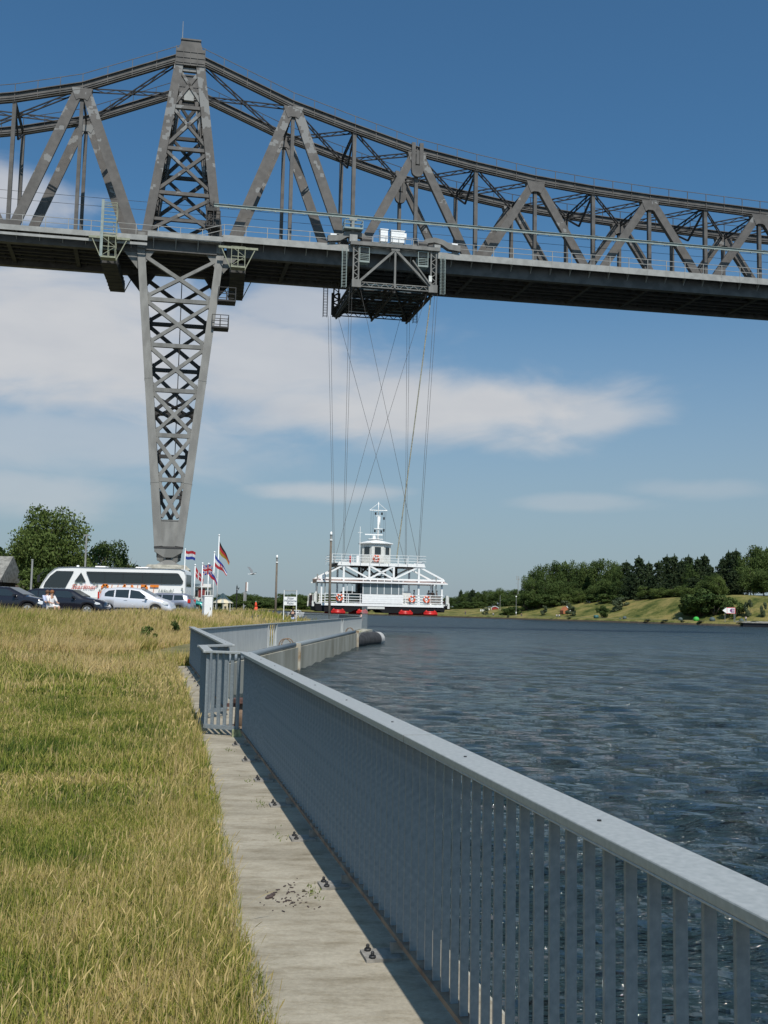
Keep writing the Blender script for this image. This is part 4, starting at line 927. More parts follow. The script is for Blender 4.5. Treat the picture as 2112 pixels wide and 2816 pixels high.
# truss sides
for y_ in (Y0+.12, Y1-.12):
    T = lambda nm, p, q, w_, h_: MB().beam(p, q, w_, h_, upv=(0,1,0)).build(nm, WHITE, fe)
    b = MB(); b.bx(18.9, 28.6, y_-.14, y_+.14, 6.32, 6.62); b.build('top_beam', WHITE, fe)
    b = MB(); b.bx(16.6, 31.2, y_-.10, y_+.10, 4.72, 4.92); b.build('roof_beam', WHITE, fe)
    for x in (19.4, 22.35, 25.2, 28.15):
        T('truss_post', (x,y_,4.9), (x,y_,6.35), .22, .22)
    for x in (16.9, 19.4, 28.15, 30.9): T('deck_post', (x,y_,2.0), (x,y_,4.75), .2, .2)
    for x in (22.35, 25.2): T('deck_post', (x,y_+.2,2.0), (x,y_+.2,4.75), .16, .16)
    for p, q in (((19.4,6.35),(16.7,4.9)), ((19.4,6.35),(22.25,4.92)), ((28.15,6.35),(25.3,4.92)), ((28.15,6.35),(31.1,4.9)), ((22.35,6.35),(25.1,4.92)), ((25.2,6.35),(22.45,4.92)), ((22.4,4.6),(23.8,3.2)), ((25.1,4.6),(23.9,3.2))):
        T('truss_diagonal', (p[0],y_,p[1]), (q[0],y_,q[1]), .19, .21)
    for x in (19.4, 28.15):
        b = MB(); b.prism([(x-.75,6.3),(x+.75,6.3),(x+.6,6.72),(x+.25,6.9),(x-.25,6.9),(x-.6,6.72)], y_-.2, y_+.2); b.build('anchor_head', WHITE, fe)
# roof canopy with ribs
ROOFM = mat('canopy underside', (.50,.40,.37), .7, var=.08, scale=2)
for (ya, yb) in ((Y0-.35, Y0+1.3), (Y1-1.3, Y1+.35)):
    s_ = ya < 3
    za, zb = (4.42, 4.80) if s_ else (4.80, 4.42)
    b = MB(); b.add([(16.3,ya,za),(31.5,ya,za),(31.3,yb,zb),(16.5,yb,zb),(16.3,ya,za+.05),(31.5,ya,za+.05),(31.3,yb,zb+.05),(16.5,yb,zb+.05)], [(3,2,1,0),(4,5,6,7),(0,1,5,4),(1,2,6,5),(2,3,7,6),(3,0,4,7)]); b.build('canopy', ROOFM, fe)
    b = MB(); e = ya if s_ else yb; b.bx(16.3, 31.5, e-.03, e+.03, 4.36 , 4.50)
    for x in np.arange(16.9, 31.4, 1.42): b.beam((x,ya,za-.03), (x+.2,yb,zb-.03), .06, .05)
    b.build('canopy_rib', WHITE, fe)
fbx('wheelhouse_deck', STEELW, 18.3, 28.7, Y0+.1, Y1-.1, 6.5, 6.6)
b = MB()
for x in (18.5, 21.0, 23.8, 26.5, 28.5): b.bx(x-.1, x+.1, Y0+.3, Y1-.3, 6.28, 6.49)
b.beam((19.4,1.2,6.3),(25.2,6.8,6.3),.12,.12); b.beam((28.1,1.2,6.3),(22.3,6.8,6.3),.12,.12)
b.build('underdeck_beam', STEELD, fe)
for x in (21.6, 26.0):
    b = MB(); b.beam((x,4,2.0), (x,4,6.3), .3, .3); b.beam((x,4,5.3), (x+(1.0 if x < 23 else -1.0),4,6.3), .15, .2); b.build('inner_column', STEELD, fe)
b = MB(); b.lattice((22.2,4,5.0),(25.3,4,5.0),.5,(0,0,1),.1,.06,6); b.beam((23.8,4,5.0),(22.6,4,6.3),.1,.1); b.beam((23.9,4,5.0),(25.0,4,6.3),.1,.1); b.build('inner_frame', STEELD, fe)
b = MB()
for y_ in (Y0-.2, Y1+.2):
    for z in (7.58, 7.25, 6.95): b.bx(18.0, 28.9, y_-.025, y_+.025, z-.02, z+.02)
    for x in np.arange(18.0, 29, 1.1): b.bx(x-.025, x+.025, y_-.025, y_+.025, 6.6, 7.6)
for x in (18.0, 28.9):
    for z in (7.58, 7.25, 6.95): b.bx(x-.02, x+.02, Y0-.2, Y1+.2, z-.02, z+.02)
b.build('upper_railing', WHITE, fe)
b = MB(); b.bx(20.0, 20.18, Y0-.1, Y0+.0, 6.65, 7.4); b.build('warning_board', mat('red board', (.6,.05,.04), .5), fe)
b = MB(); b.bx(20.9, 21.2, 1.6, 1.9, 6.62, 7.5); b.build('locker', WHITE, fe)
# wheelhouse
wx, wy, wr = 23.35, 3.1, 1.78
oct_ = [(wx+wr*math.cos(R(22.5+45*i))*1.02, wy+wr*math.sin(R(22.5+45*i))) for i in range(8)]
b = MB(); b.prism(oct_, 6.6, 8.95, 'z'); wh = b.build('wheelhouse', OFFW, fe)
b = MB(); ro = [(wx+(x-wx)*1.16, wy+(y-wy)*1.16) for x, y in oct_]; k = 8
b.add([(x,y,8.95) for x,y in ro]+[(x,y,9.05) for x,y in ro]+[(wx+(x-wx)*.25,wy+(y-wy)*.25,9.42) for x,y in ro], [tuple(range(7,-1,-1))]+[(i,(i+1)%8,8+(i+1)%8,8+i) for i in range(8)]+[(8+i,8+(i+1)%8,16+(i+1)%8,16+i) for i in range(8)]+[tuple(range(16,24))])
b.build('wheelhouse_roof', WHITE, fe)
for i in range(8):
    a, c = Vector((*oct_[i],0)), Vector((*oct_[(i+1)%8],0)); mid = (a+c)/2; n = (mid-Vector((wx,wy,0))).normalized(); d = (c-a).normalized(); p = mid+n*.02
    b = MB(); hw_ = .36; vs = [p-d*hw_, p+d*hw_]; 
    b.beam(p-d*hw_+Vector((0,0,8.12)), p+d*hw_+Vector((0,0,8.12)), .03, .86); b.build('window', GLASS, fe)
mst = MB(); mst.tube((23.6,3.1,9.4), (23.6,3.1,12.3), .13, 10, .09); mst.tube((23.6,3.1,12.3), (23.6,3.1,13.95), .06, 8, .04); mst.tube((23.75,3.1,11.0),(23.75,3.1,12.2),.1,8); mst.build('mast', WHITE, fe, True)
b = MB(); b.tube((22.55,3.1,12.95), (24.65,3.1,12.95), .045, 8); b.tube((22.55,3.1,12.95),(23.6,3.1,13.8),.03,6); b.tube((24.65,3.1,12.95),(23.6,3.1,13.8),.03,6); b.bx(23.3,23.9,3,3.2,12.25,12.33); b.bx(23.1,24.1,2.9,3.3,10.75,10.82); b.build('yard', WHITE, fe)
b = MB(); b.bx(22.0, 24.1, 2.7, 2.82, 10.0, 10.12); b.tube((23.1,2.9,9.45),(23.1,2.9,9.95),.2,12); b.bx(22.4,24.1,2.4,3.4,9.5,9.56); b.build('radar', WHITE, fe)
for x, z in ((23.25,12.55),(24.0,12.55),(24.25,12.0),(23.2,10.5),(24.25,10.6),(23.95,10.45)):
    b = MB(); b.tube((x,2.95,z-.14),(x,2.95,z+.12),.1,8); b.bx(x-.13,x+.13,2.85,3.05,z+.12,z+.15); b.build('signal_lamp', BLACK, fe)
b = MB()
for x in (22.75, 23.0, 24.3, 24.5): b.beam((x,3.1,12.9),(x-.05,3.1,9.2),.018,.018)
b.build('halyard', STEELD, fe)
b = MB(); b.tube((21.35,2.2,6.6),(21.35,2.2,10.9),.04,6); b.tube((21.1,2.2,10.2),(21.6,2.2,10.2),.02,6); b.build('whip_aerial', WHITE, fe)
# bow gear at both ends
for sg, x in ((-1, 16.3), (1, 31.4)):
    b = MB(); 
    for y_ in (Y0+.2, Y1-.2):
        b.bx(min(x,x+sg*.25), max(x,x+sg*.25), y_-.25, y_+.25, 2.1, 3.1); b.tube((x+sg*.35,y_,1.9),(x+sg*.35,y_,3.0),.05,6); b.bx(min(x+sg*.2,x+sg*.45),max(x+sg*.2,x+sg*.45),y_-.1,y_+.1,1.6,2.2)
    b.bx(min(x,x+sg*.1), max(x,x+sg*.1), Y0, Y1, 1.95, 2.15); b.build('end_gate', OFFW, fe)
    b = MB(); b.bx(min(x+sg*.1,x+sg*.22), max(x+sg*.1,x+sg*.22), Y0+.3, Y1-.3, 1.65, 2.9 if sg < 0 else 2.5); b.build('ramp', mat('maroon plate', (.16,.04,.03), .7, var=.2, scale=3), fe)
for x, y_ in ((16.4,Y0+.05),(17.3,Y0+.05),(30.2,Y0+.05),(31.1,Y1-.1)):
    b = MB(); b.tube((x,y_,4.4),(x,y_,5.25),.07,8); b.tube((x,y_,2.0),(x,y_,4.4),.06,8); b.build('light_post', STEELW, fe)
b = MB(); pts = [(19.8,Y0-.06,2.0),(19.8,Y0-.06,4.0)]+[(20.1-.3*math.cos(R(a)),Y0-.06,4.0+.3*math.sin(R(a))) for a in range(20,181,20)]+[(20.4,Y0-.06,3.1)]
b.path(pts, .04, 6); b.build('ladder_hoop', WHITE, fe)
b = MB(); b.bx(29.2, 30.9, Y0+.03, Y0+.06, 2.15, 3.02); b.build('luggage_net', mat('grey net', (.25,.22,.2), .9, var=.5, scale=12), fe)
# lifebuoys: things hung on the ferry
def fpt(x, y, z):
    c_, s_ = math.cos(BR_), math.sin(BR_); return (BO[0]+c_*x-s_*y, BO[1]+s_*x+c_*y, z+BO[2])
for (x, y_, z, lb) in ((18.95, Y0-.16, 2.62, 'orange and white lifebuoy on the railing at the ferry end near the pile'), (27.35, Y0-.16, 2.62, 'orange and white lifebuoy beside the white side panel of the ferry'), (29.05, Y0-.16, 2.6, 'orange and white lifebuoy in front of the passengers'), (23.15, wy-wr-.1, 7.2, 'orange and white lifebuoy below the wheelhouse windows')):
    t = thing('lifebuoy', lb, 'lifebuoy', fpt(x, y_, z), BR_, 'lifebuoys on the ferry')
    b = MB(); b.torus((0,0,0), .32, .10, 'y', 24, 8); b.build('ring', ORNG, t, True)
    b = MB()
    for a in (30, 90, 150, 270):
        p = (.32*math.cos(R(a+3)),0,.32*math.sin(R(a+3))); q = (.32*math.cos(R(a-15)),0,.32*math.sin(R(a-15))); b.tube(p, q, .112, 8)
    b.tube((-.2,-.02,-.25),(.0,-.02,.1),.035,6); b.tube((.2,-.02,-.25),(0,-.02,.1),.035,6)
    b.build('band', WHITE, t, True)

# suspension cables
def cab(p, q, r_=.02, m_=STEEL, nm='suspension_cable', sag=0, n=1):
    b = MB(); pts = [Vector(p).lerp(Vector(q), i/n)-Vector((0,0,sag*4*(i/n)*(1-i/n))) for i in range(n+1)]; b.path(pts, r_, 6); return b.build(nm, m_, cg)
NLb, NRb, FLb, FRb = (19.4,1.1,6.85), (28.15,1.1,6.85), (19.4,6.9,6.85), (28.15,6.9,6.85)
NLt, NRt, FLt, FRt = (18.95,YN+.2,38.0), (28.95,YN+.2,38.0), (18.6,YF-.3,38.0), (28.7,YF-.3,38.0)
for bt, tp in ((NLb,NLt),(NRb,NRt),(FLb,FLt),(FRb,FRt)):
    for dx in (-.16, .16): cab((bt[0]+dx*.4,bt[1],bt[2]), (tp[0]+dx,tp[1],tp[2]))
for bt, tp in ((NLb,NRt),(NRb,NLt),(FLb,FRt),(FRb,FLt)):
    cab(bt, (tp[0]+(-1.1 if tp[0] > 24 else 1.1), tp[1], tp[2]))
cab((28.5,YN+.6,38.0), (25.9,2.4,7.3), .07, mat('pale cable chain', (.42,.40,.30), .7, col2=(.24,.23,.18), scale=5), 'power_cable', .25, 16)

# ------------------------------------------------------------------ trees: trunk with limbs and a crown of leaf-sized faces
def leafmat(name, c1, c2):
    m = bpy.data.materials.new(name); m.use_nodes = True; t = m.node_tree; b = t.nodes['Principled BSDF']; b.inputs['Roughness'].default_value = .7; b.inputs['Specular IOR Level'].default_value = .2
    a = t.nodes.new('ShaderNodeAttribute'); a.attribute_name = 'tone'; oi = t.nodes.new('ShaderNodeObjectInfo')
    ad = t.nodes.new('ShaderNodeMath'); ad.operation = 'MULTIPLY_ADD'; ad.inputs[1].default_value = .35; t.links.new(oi.outputs['Random'], ad.inputs[0]); t.links.new(a.outputs['Fac'], ad.inputs[2])
    r = t.nodes.new('ShaderNodeValToRGB'); e = r.color_ramp.elements; e[0].position = .1; e[0].color = (*c1,1); e[1].position = 1.1 if False else 1; e[1].color = (*c2,1); t.links.new(ad.outputs[0], r.inputs[0])
    t.links.new(r.outputs[0], b.inputs['Base Color'])
    tr = t.nodes.new('ShaderNodeBsdfTranslucent'); t.links.new(r.outputs[0], tr.inputs[0]); mx = t.nodes.new('ShaderNodeMixShader'); mx.inputs[0].default_value = .22
    t.links.new(b.outputs[0], mx.inputs[1]); t.links.new(tr.outputs[0], mx.inputs[2]); t.links.new(mx.outputs[0], t.nodes['Material Output'].inputs[0]); return m
LEAF = leafmat('leaves', (.032,.062,.016), (.10,.14,.036)); LEAFB = leafmat('bright leaves', (.055,.09,.018), (.13,.17,.045)); NEED = leafmat('needles', (.024,.044,.019), (.06,.085,.034))
LEAFG = leafmat('grey green leaves', (.06,.085,.045), (.14,.17,.09))
def quads(P, size, nrm=None, tone=None, flat=0):
    n = len(P); a = rng.normal(size=(n,3)); 
    if nrm is not None: a = a*.75+nrm*.9
    if flat: a[:,2] += flat*np.sign(a[:,2]+1e-3)
    a /= np.linalg.norm(a, axis=1)[:,None]; u = np.cross(a, rng.normal(size=(n,3))); u /= np.linalg.norm(u, axis=1)[:,None]; v = np.cross(a, u)
    s = size*(.6+.8*rng.random(n))[:,None]; u *= s; v *= s*.7
    V = np.stack([P-u, P-v*.9, P+u, P+v*.9], 1); F_ = np.arange(n*4).reshape(n,4); return V.reshape(-1,3), F_, np.repeat(tone, 4)
def limbs(n, H, spread, base=.12, r0=.03):
    b = MB(); b.tube((0,0,-.03), (0,0,.35), r0, 8, r0*.75); b.tube((0,0,.35), (.01,.0,.8), r0*.75, 8, r0*.2)
    for i in range(n):
        z = .2+.45*i/n; a = i*2.4; e = (math.cos(a)*spread*.75, math.sin(a)*spread*.75, z+.22+.1*random.random()); m = tuple((x+y)/2+.02 for x, y in zip((0,0,z), e)); b.tube((0,0,z), m, r0*.4, 6, r0*.25, False); b.tube(m, e, r0*.25, 6, r0*.08, False)
    return b
def broad(n, leaf, seed, wr=.5, low=.12, droop=0, lob=26, matl=None, top=.72):
    rr = np.random.default_rng(seed); Ps = []; Ns = []; Ts = []
    cen = []
    for i in range(lob):
        th = rr.random()*6.28; ph = rr.random(); z = low+.10+(.86-low-.1)*ph; prof = math.sin(math.pi*min(1, max(.08, ((z-low)/(1-low))**.8)))**.6
        r_ = wr*prof*(.45+.55*rr.random()**.5); cen.append((math.cos(th)*r_*.78, math.sin(th)*r_*.78, z, .09+.10*rr.random()))
    for (cx, cy, cz, cr) in cen:
        k = int(n/lob*(cr/.14)**1.6)+10; d = rr.normal(size=(k,3)); d /= np.linalg.norm(d,axis=1)[:,None]; rad = cr*(.55+.5*rr.random(k)**.6)*(1+.25*np.sin(d[:,0]*7+cz*9)*np.sin(d[:,1]*6))
        p = np.stack([cx+d[:,0]*rad*1.15*wr/.5, cy+d[:,1]*rad*1.15*wr/.5, cz+d[:,2]*rad*.85], 1)
        if droop: p[:,2] -= droop*np.clip(np.hypot(p[:,0],p[:,1])/wr-.5,0,1)*rr.random(k)
        Ps.append(p); Ns.append(d); Ts.append(np.full(k, .15+.5*rr.random())+rr.normal(size=k)*.12)
    P = np.concatenate(Ps); P[:,2] = np.minimum(P[:,2], 1.0); P[:,2] = np.maximum(P[:,2], low*.5)
    V, F_, T = quads(P, leaf, np.concatenate(Ns), np.concatenate(Ts)); return V, F_, T
def conif(n, leaf, seed, wr=.28, low=.08, rag=.3, ex=.62):
    rr = np.random.default_rng(seed); lv = 17; Ps = []; Ts = []
    for i in range(lv):
        z = low+(1-low)*i/lv; nb = 7+i % 3; R_ = wr*(1-(z-low)/(1-low))**ex*(1-rag/2+rag*rr.random())+.012
        for b_ in range(nb):
            a = b_*6.28/nb+rr.random()*.7; L_ = R_*(.65+.5*rr.random()); k = int(n/lv/nb)+2; t_ = rr.random(k)**.7
            p = np.stack([np.cos(a)*L_*t_+rr.normal(size=k)*.018, np.sin(a)*L_*t_+rr.normal(size=k)*.018, z-.05*t_**1.3+rr.normal(size=k)*.012+.02*(t_ > .85)], 1); Ps.append(p); Ts.append(np.full(k, .1+.5*rr.random()))
    P = np.concatenate(Ps); tip = np.stack([rr.normal(size=30)*.006, rr.normal(size=30)*.006, .93+.09*rr.random(30)], 1); P = np.concatenate([P, tip]); T = np.concatenate(Ts+[np.full(30,.3)])
    return quads(P, leaf, None, T)
PROTO = {}
def proto(kind, i):
    key = (kind, i)
    if key in PROTO: return PROTO[key]
    if kind == 'broad': V, F_, T = broad(8000, .021, 100+i, .5, .08, 0, 34); m = LEAF
    elif kind == 'bright': V, F_, T = broad(5000, .021, 200+i, .5, .08, 0, 26); m = LEAFB
    elif kind == 'conifer': V, F_, T = conif(8000, .019, 300+i, .50, .04, .5); m = NEED
    elif kind == 'pine': V, F_, T = conif(9000, .021, 400+i, .5, .06, .9, .42); m = NEED
    elif kind == 'bush': V, F_, T = broad(2800, .038, 500+i, .5, 0.0, 0, 16); m = LEAF; V[:,2] = V[:,2]
    elif kind == 'greybush': V, F_, T = broad(1800, .045, 600+i, .5, 0.0, 0, 12); m = LEAFG
    po = npmesh('crown', V, F_, m, False, {'tone': T}); me = po.data; bpy.data.objects.remove(po)
    if kind in ('conifer', 'pine'): b = MB(); b.tube((0,0,-.04), (0,0,.95), .02, 8, .003)
    elif kind in ('bush', 'greybush'): b = MB(); [b.tube((0,0,-.05), (math.cos(a)*.2, math.sin(a)*.2, .45), .02, 5, .008) for a in (0,1.3,2.6,3.9,5.2)]
    else: b = limbs(8, 1, .42, r0=.018)
    t = b.build('trunk', BARK, None, True); tm = t.data; bpy.data.objects.remove(t); PROTO[key] = (me, tm); return PROTO[key]
def tree(name, cat, label, group, kind, i, p, w_, h, rz=None):
    t = thing(name, label, cat, p, random.random()*6.28 if rz is None else rz, group); t.scale = (w_, w_, h)
    a, b = proto(kind, i)
    for nm, me in (('crown', a), ('trunk', b)):
        o = bpy.data.objects.new(nm, me); C.objects.link(o); o.parent = t
    return t
def bank_pt(u, extra):             # point on the far bank in photograph column u, so far inland
    s = s_at_u(u); x, y = shore(s); a, b = shore_n(s); k = (u-1056)/2750.0
    lo, hi = float(y), float(y)+400; best = None
    # march along the sight line until the inland distance is reached
    for st in range(0, 800):
        yy_ = lo+st*.5; xx_ = k*yy_; j = np.argmin((shx-xx_)**2+(shy-yy_)**2); q = math.hypot(shx[j]-xx_, shy[j]-yy_)
        if q >= extra: return xx_, yy_, float(bank_h(sgrid[j], q))
    return xx_, yy_, 3.0
sgrid = np.arange(0, cum[-1], 1.0); shx, shy = shore(sgrid)
def ztop(u, v, d): return at(u, v, d).z
def on_bank(u, extra, vtop, wpx, kind, i, label, name='tree', cat='tree', group=None, vb=None):
    x, y, z = bank_pt(u, extra*1.38 if extra > 7 else extra); h = ztop(u, vtop, y)-z+.2; wm = wpx*y/2750.0*(1.25 if kind in ('conifer','pine') else 1.1)
    return tree(name, cat, label, group, kind, i, (x, y, z-.2), wm, max(h, .6))
c7 = lambda x, y: (1200+x*.5497, 1450+y*.5497)
ORD = 'first second third fourth fifth sixth seventh eighth ninth tenth eleventh twelfth thirteenth fourteenth fifteenth sixteenth seventeenth eighteenth nineteenth twentieth'.split()
def ordn(k): return ORD[k-1] if k <= 20 else (('twenty-' if k < 30 else 'thirty-')+ORD[k % 10-1] if k % 10 else 'thirtieth')
G1 = 'trees of the wood on the far bank'
wood = [  # crop x, top y, width, kind, inland
 (462,235,62,'broad',22),(505,195,80,'broad',27),(555,172,85,'broad',30),(612,168,80,'broad',33),(668,158,88,'broad',34),(722,180,70,'broad',32),(765,163,80,'broad',34),(820,160,86,'broad',33),(868,150,90,'broad',34),(915,185,62,'broad',31),
 (955,168,66,'pine',33),(1018,145,100,'pine',33),(1068,172,70,'pine',36),(1118,168,72,'pine',33),(1160,140,82,'pine',37),(1196,136,70,'pine',38),(1232,160,76,'pine',34),(1268,140,80,'pine',38),(1290,165,70,'broad',33),(1312,152,74,'pine',34),(1348,134,84,'pine',37),(1378,190,56,'pine',31),(1408,222,56,'broad',30),
 (1440,150,80,'pine',38),(1468,118,74,'pine',40),(1506,110,80,'pine',39),(1560,120,90,'broad',37),(1590,90,105,'broad',38),(1640,88,110,'broad',40),(1690,100,110,'broad',42),(1760,110,120,'broad',44),
 (490,270,80,'broad',17),(545,255,90,'broad',20),(600,270,80,'broad',23),(652,262,80,'broad',25),(700,270,60,'broad',27),(790,285,60,'broad',28),(850,255,85,'broad',27),(905,260,70,'broad',28),(985,225,86,'pine',28),(1085,240,80,'pine',28),(1180,230,80,'pine',29),(1290,250,80,'pine',29),(1350,240,74,'broad',29),
 (1575,190,110,'broad',31),(1640,210,100,'broad',31),(1500,215,80,'pine',33)]
posn = ['over the left shoulder', 'with pale branches', 'in the back row', 'of rounded outline', 'with a flat top', 'of dark dense leaves', 'leaning over its neighbours']
for i, (x, y, wd, kd, inl) in enumerate(wood):
    u, v = c7(x, y); rel = 'back row' if i < 30 else 'front row'
    k7 = sum(1 for q in (wood[:30] if i < 30 else wood[30:]) if q[0] < x)+1
    kn = {'broad': 'round leafy tree', 'pine': 'ragged dark pine', 'conifer': 'pointed dark spruce'}[kd]
    on_bank(u, inl, v, wd*.5497*1.25, kd, i % 4, '%s, %s from the left in the %s row of the far wood' % (kn, ordn(k7), 'back' if i < 30 else 'front'), {'broad':'leafy_tree','pine':'pine_tree','conifer':'spruce_tree'}[kd], 'tree', G1)
# undergrowth along the wood's foot, crest
for i, (x, y, wd, kd, inl, lb) in enumerate([
 (455,330,70,'bush',16,'dark shrub at the left foot of the far wood'),(520,345,80,'bush',18,'dark shrub under the pale branched tree'),(590,335,80,'bush',20,'shrub below the first tall trees of the wood'),(655,330,60,'bright',22,'small bright tree beside the red tent on the far bank'),(720,315,55,'bright',24,'small bright tree by the pale trunks'),(790,335,60,'bush',25,'low shrub between pale trunks on the crest'),(850,330,70,'bush',24,'spreading shrub on the crest left of the pines'),
 (910,340,60,'bush',24,'shrub on the crest under the first pine'),(1050,290,70,'bright',26,'bright green bush under the tallest pine'),(1120,300,90,'bright',26,'bright green bush row start on the crest'),(1195,290,90,'bright',26,'wide bright bush in the middle of the crest'),(1270,300,80,'bright',26,'bright bush right of the crest row'),(1415,235,75,'bright',27,'pale green young tree in the gap of the wood'),
 (1325,305,150,'bush',13,'large dark green shrub on the slope above the shore tents'),(1265,340,90,'bush',13,'left lobe shrub joined to the large slope shrub'),(1395,330,110,'bush',14,'right shrub joined to the large slope shrub'),(1492,338,76,'bush',13,'round dark shrub right of the large slope shrub behind the arrow sign'),
 (835,390,50,'bush',9.5,'round grey green shrub on the slope by the teal tent'),(360,400,70,'bush',10,'dark low shrub beside the white lamp pole on the far shore'),(395,395,60,'bush',12,'dark shrub touching the wood foot near the lamp pole'),(250,402,30,'greybush',10,'small grey shrub on the low left slope'),
 (1565,360,40,'greybush',14,'small green shrub on the right end slope'),(1640,365,26,'greybush',14,'tiny shrub on the far right slope'),(680,390,44,'greybush',12,'grey green shrub on the slope below the red tent'),(940,345,60,'greybush',20,'pale shrub on the upper slope left of the bare grass'),(910,360,50,'greybush',17,'pale shrub hanging on the middle slope'),(655,360,44,'greybush',17,'small shrub under the red tent'),(545,385,30,'greybush',12,'small tuft shrub on the slope edge'),
 (368,448,16,'greybush',1.6,'reed tuft at the waterline left of the lamp pole'),(672,455,26,'greybush',1.6,'reed clump at the waterline mid bank'),(1060,465,30,'greybush',1.6,'reed clump at the waterline below the slope'),(1150,465,30,'greybush',1.8,'reed clump at the waterline under the big shrub'),(1330,470,34,'greybush',1.8,'low waterside bush under the bright green tent'),(1540,470,60,'greybush',1.8,'waterside bush left of the far jetty'),(1590,465,40,'greybush',2.2,'waterside bush touching the far jetty'),(1235,470,20,'greybush',1.8,'small waterside bush below the big shrub')]):
    u, v = c7(x, y); on_bank(u, inl, v, wd*.5497*1.2, kd, i % 4, lb, 'shrub', 'shrub', 'shrubs on the far bank')
for i, x in enumerate(range(470, 1400, 42)):
    u, v = c7(x+random.uniform(-8,8), 318 if x < 900 else 285); on_bank(u, 31, v+random.uniform(-4,6), 46, 'bush', i % 4, 'dark undergrowth bush between the trunks of the far wood, %s from the left' % ordn(i+1), 'shrub', 'shrub', 'undergrowth of the far wood')
# more distant trees left of the wood
for i, (x, y, wd, kd, inl) in enumerate([(58,350,70,'broad',60),(95,345,60,'broad',66),(130,312,44,'conifer',60),(158,330,60,'broad',58),(188,310,66,'conifer',56),(172,318,60,'broad',62),(228,318,56,'broad',56),(262,314,66,'broad',58),(300,312,70,'broad',54),(335,303,80,'broad',52),(375,305,80,'broad',50),(412,310,70,'broad',47),(430,330,60,'broad',40),(60,395,60,'bush',30),(110,380,60,'bush',36),(150,370,70,'bush',40),(205,365,70,'bush',42),(20,385,60,'bush',40),(355,350,70,'bush',40),(400,360,60,'bush',33),(-10,395,60,'bush',50),(-40,390,70,'broad',70)]):
    u, v = c7(x, y); on_bank(u, inl, v, wd*.5497*1.25, kd, i % 4, ('distant rounded tree','distant bushy hedge tree')[kd == 'bush']+' left of the far wood, the %s counted from the ferry' % ordn(i+1), 'tree' if kd != 'bush' else 'shrub', 'tree', 'distant trees between ferry and wood')
# tree line across the far bend, left
for i in range(34):
    u = 560+i*16.5+random.uniform(-5, 5); v = 1634+(8 if i in (11,12,13) else 0)+random.uniform(-4, 7)+(4 if u < 640 else 0)
    if u > 1010: v += 6
    on_bank(u, 14+(i*37 % 30), v, random.uniform(44, 60), 'broad', i % 4, 'leafy tree in the distant belt left of the ferry, %s from the left' % ordn(i+1), 'leafy_tree', 'tree', 'tree belt across the canal bend')
for i in range(26):
    u = 575+i*19+random.uniform(-5, 5)
    if u > 1010: continue
    on_bank(u, 9+(i*13 % 9), 1652+random.uniform(-4, 6), random.uniform(36, 52), 'bush', i % 4, 'low waterside bush under the distant belt, %s from the left' % ordn(i+1), 'shrub', 'shrub', 'bushes under the distant tree belt')
# big trees behind the bus
def bigtree(u, vt, d, wpx, name, label, n, leaf, seed, wr, low, lob, m, droop=0, vb=None):
    p = at(u, 1600, d); z = float(ground_h(p.x, d)); h = ztop(u, vt, d)-z; wm = wpx*d/2750
    t = thing(name, label, 'tree', (p.x, d, z-.1), 0); t.scale = (wm, wm, h)
    V, F_, T = broad(n, leaf, seed, wr, low, droop, lob); o = npmesh('crown', V, F_, m, False, {'tone': T}, t)
    limbs(12, 1, .42, r0=.028).build('trunk', BARK, t, True); return t
bigtree(135, 1376, 112, 238, 'birch_tree', 'tall loose leafy tree behind the black cars at the left', 21000, .0135, 21, .5, .16, 46, LEAFB, .12)
bigtree(100, 1440, 116, 150, 'leafy_tree', 'lower left companion tree of the tall loose tree', 7000, .022, 22, .5, .05, 24, LEAFB, .1)
bigtree(205, 1500, 118, 110, 'leafy_tree', 'shaded lower tree between tall tree and lamp post', 5000, .026, 23, .5, 0.02, 20, LEAF)
bigtree(285, 1466, 150, 150, 'leafy_tree', 'round dark tree right of the pale lamp post', 10000, .019, 24, .5, .05, 30, LEAF)
bigtree(345, 1508, 158, 90, 'leafy_tree', 'lower round tree just right of the dark round tree above the bus', 5000, .026, 25, .5, .02, 22, LEAFB)
bigtree(240, 1520, 140, 120, 'leafy_tree', 'bushy tree above the middle of the bus roof', 5000, .026, 26, .5, .0, 22, LEAF)
bigtree(78, 1555, 100, 100, 'leafy_tree', 'low bushy tree beside the grey shed', 4000, .03, 27, .5, 0, 18, LEAFB)
bigtree(160, 1560, 104, 120, 'leafy_tree', 'hedge like tree behind the front of the bus', 4000, .03, 28, .5, 0, 18, LEAF)
bigtree(-60, 1480, 130, 200, 'leafy_tree', 'tree behind the grey shed at the left edge', 5000, .026, 29, .5, .05, 22, LEAF)

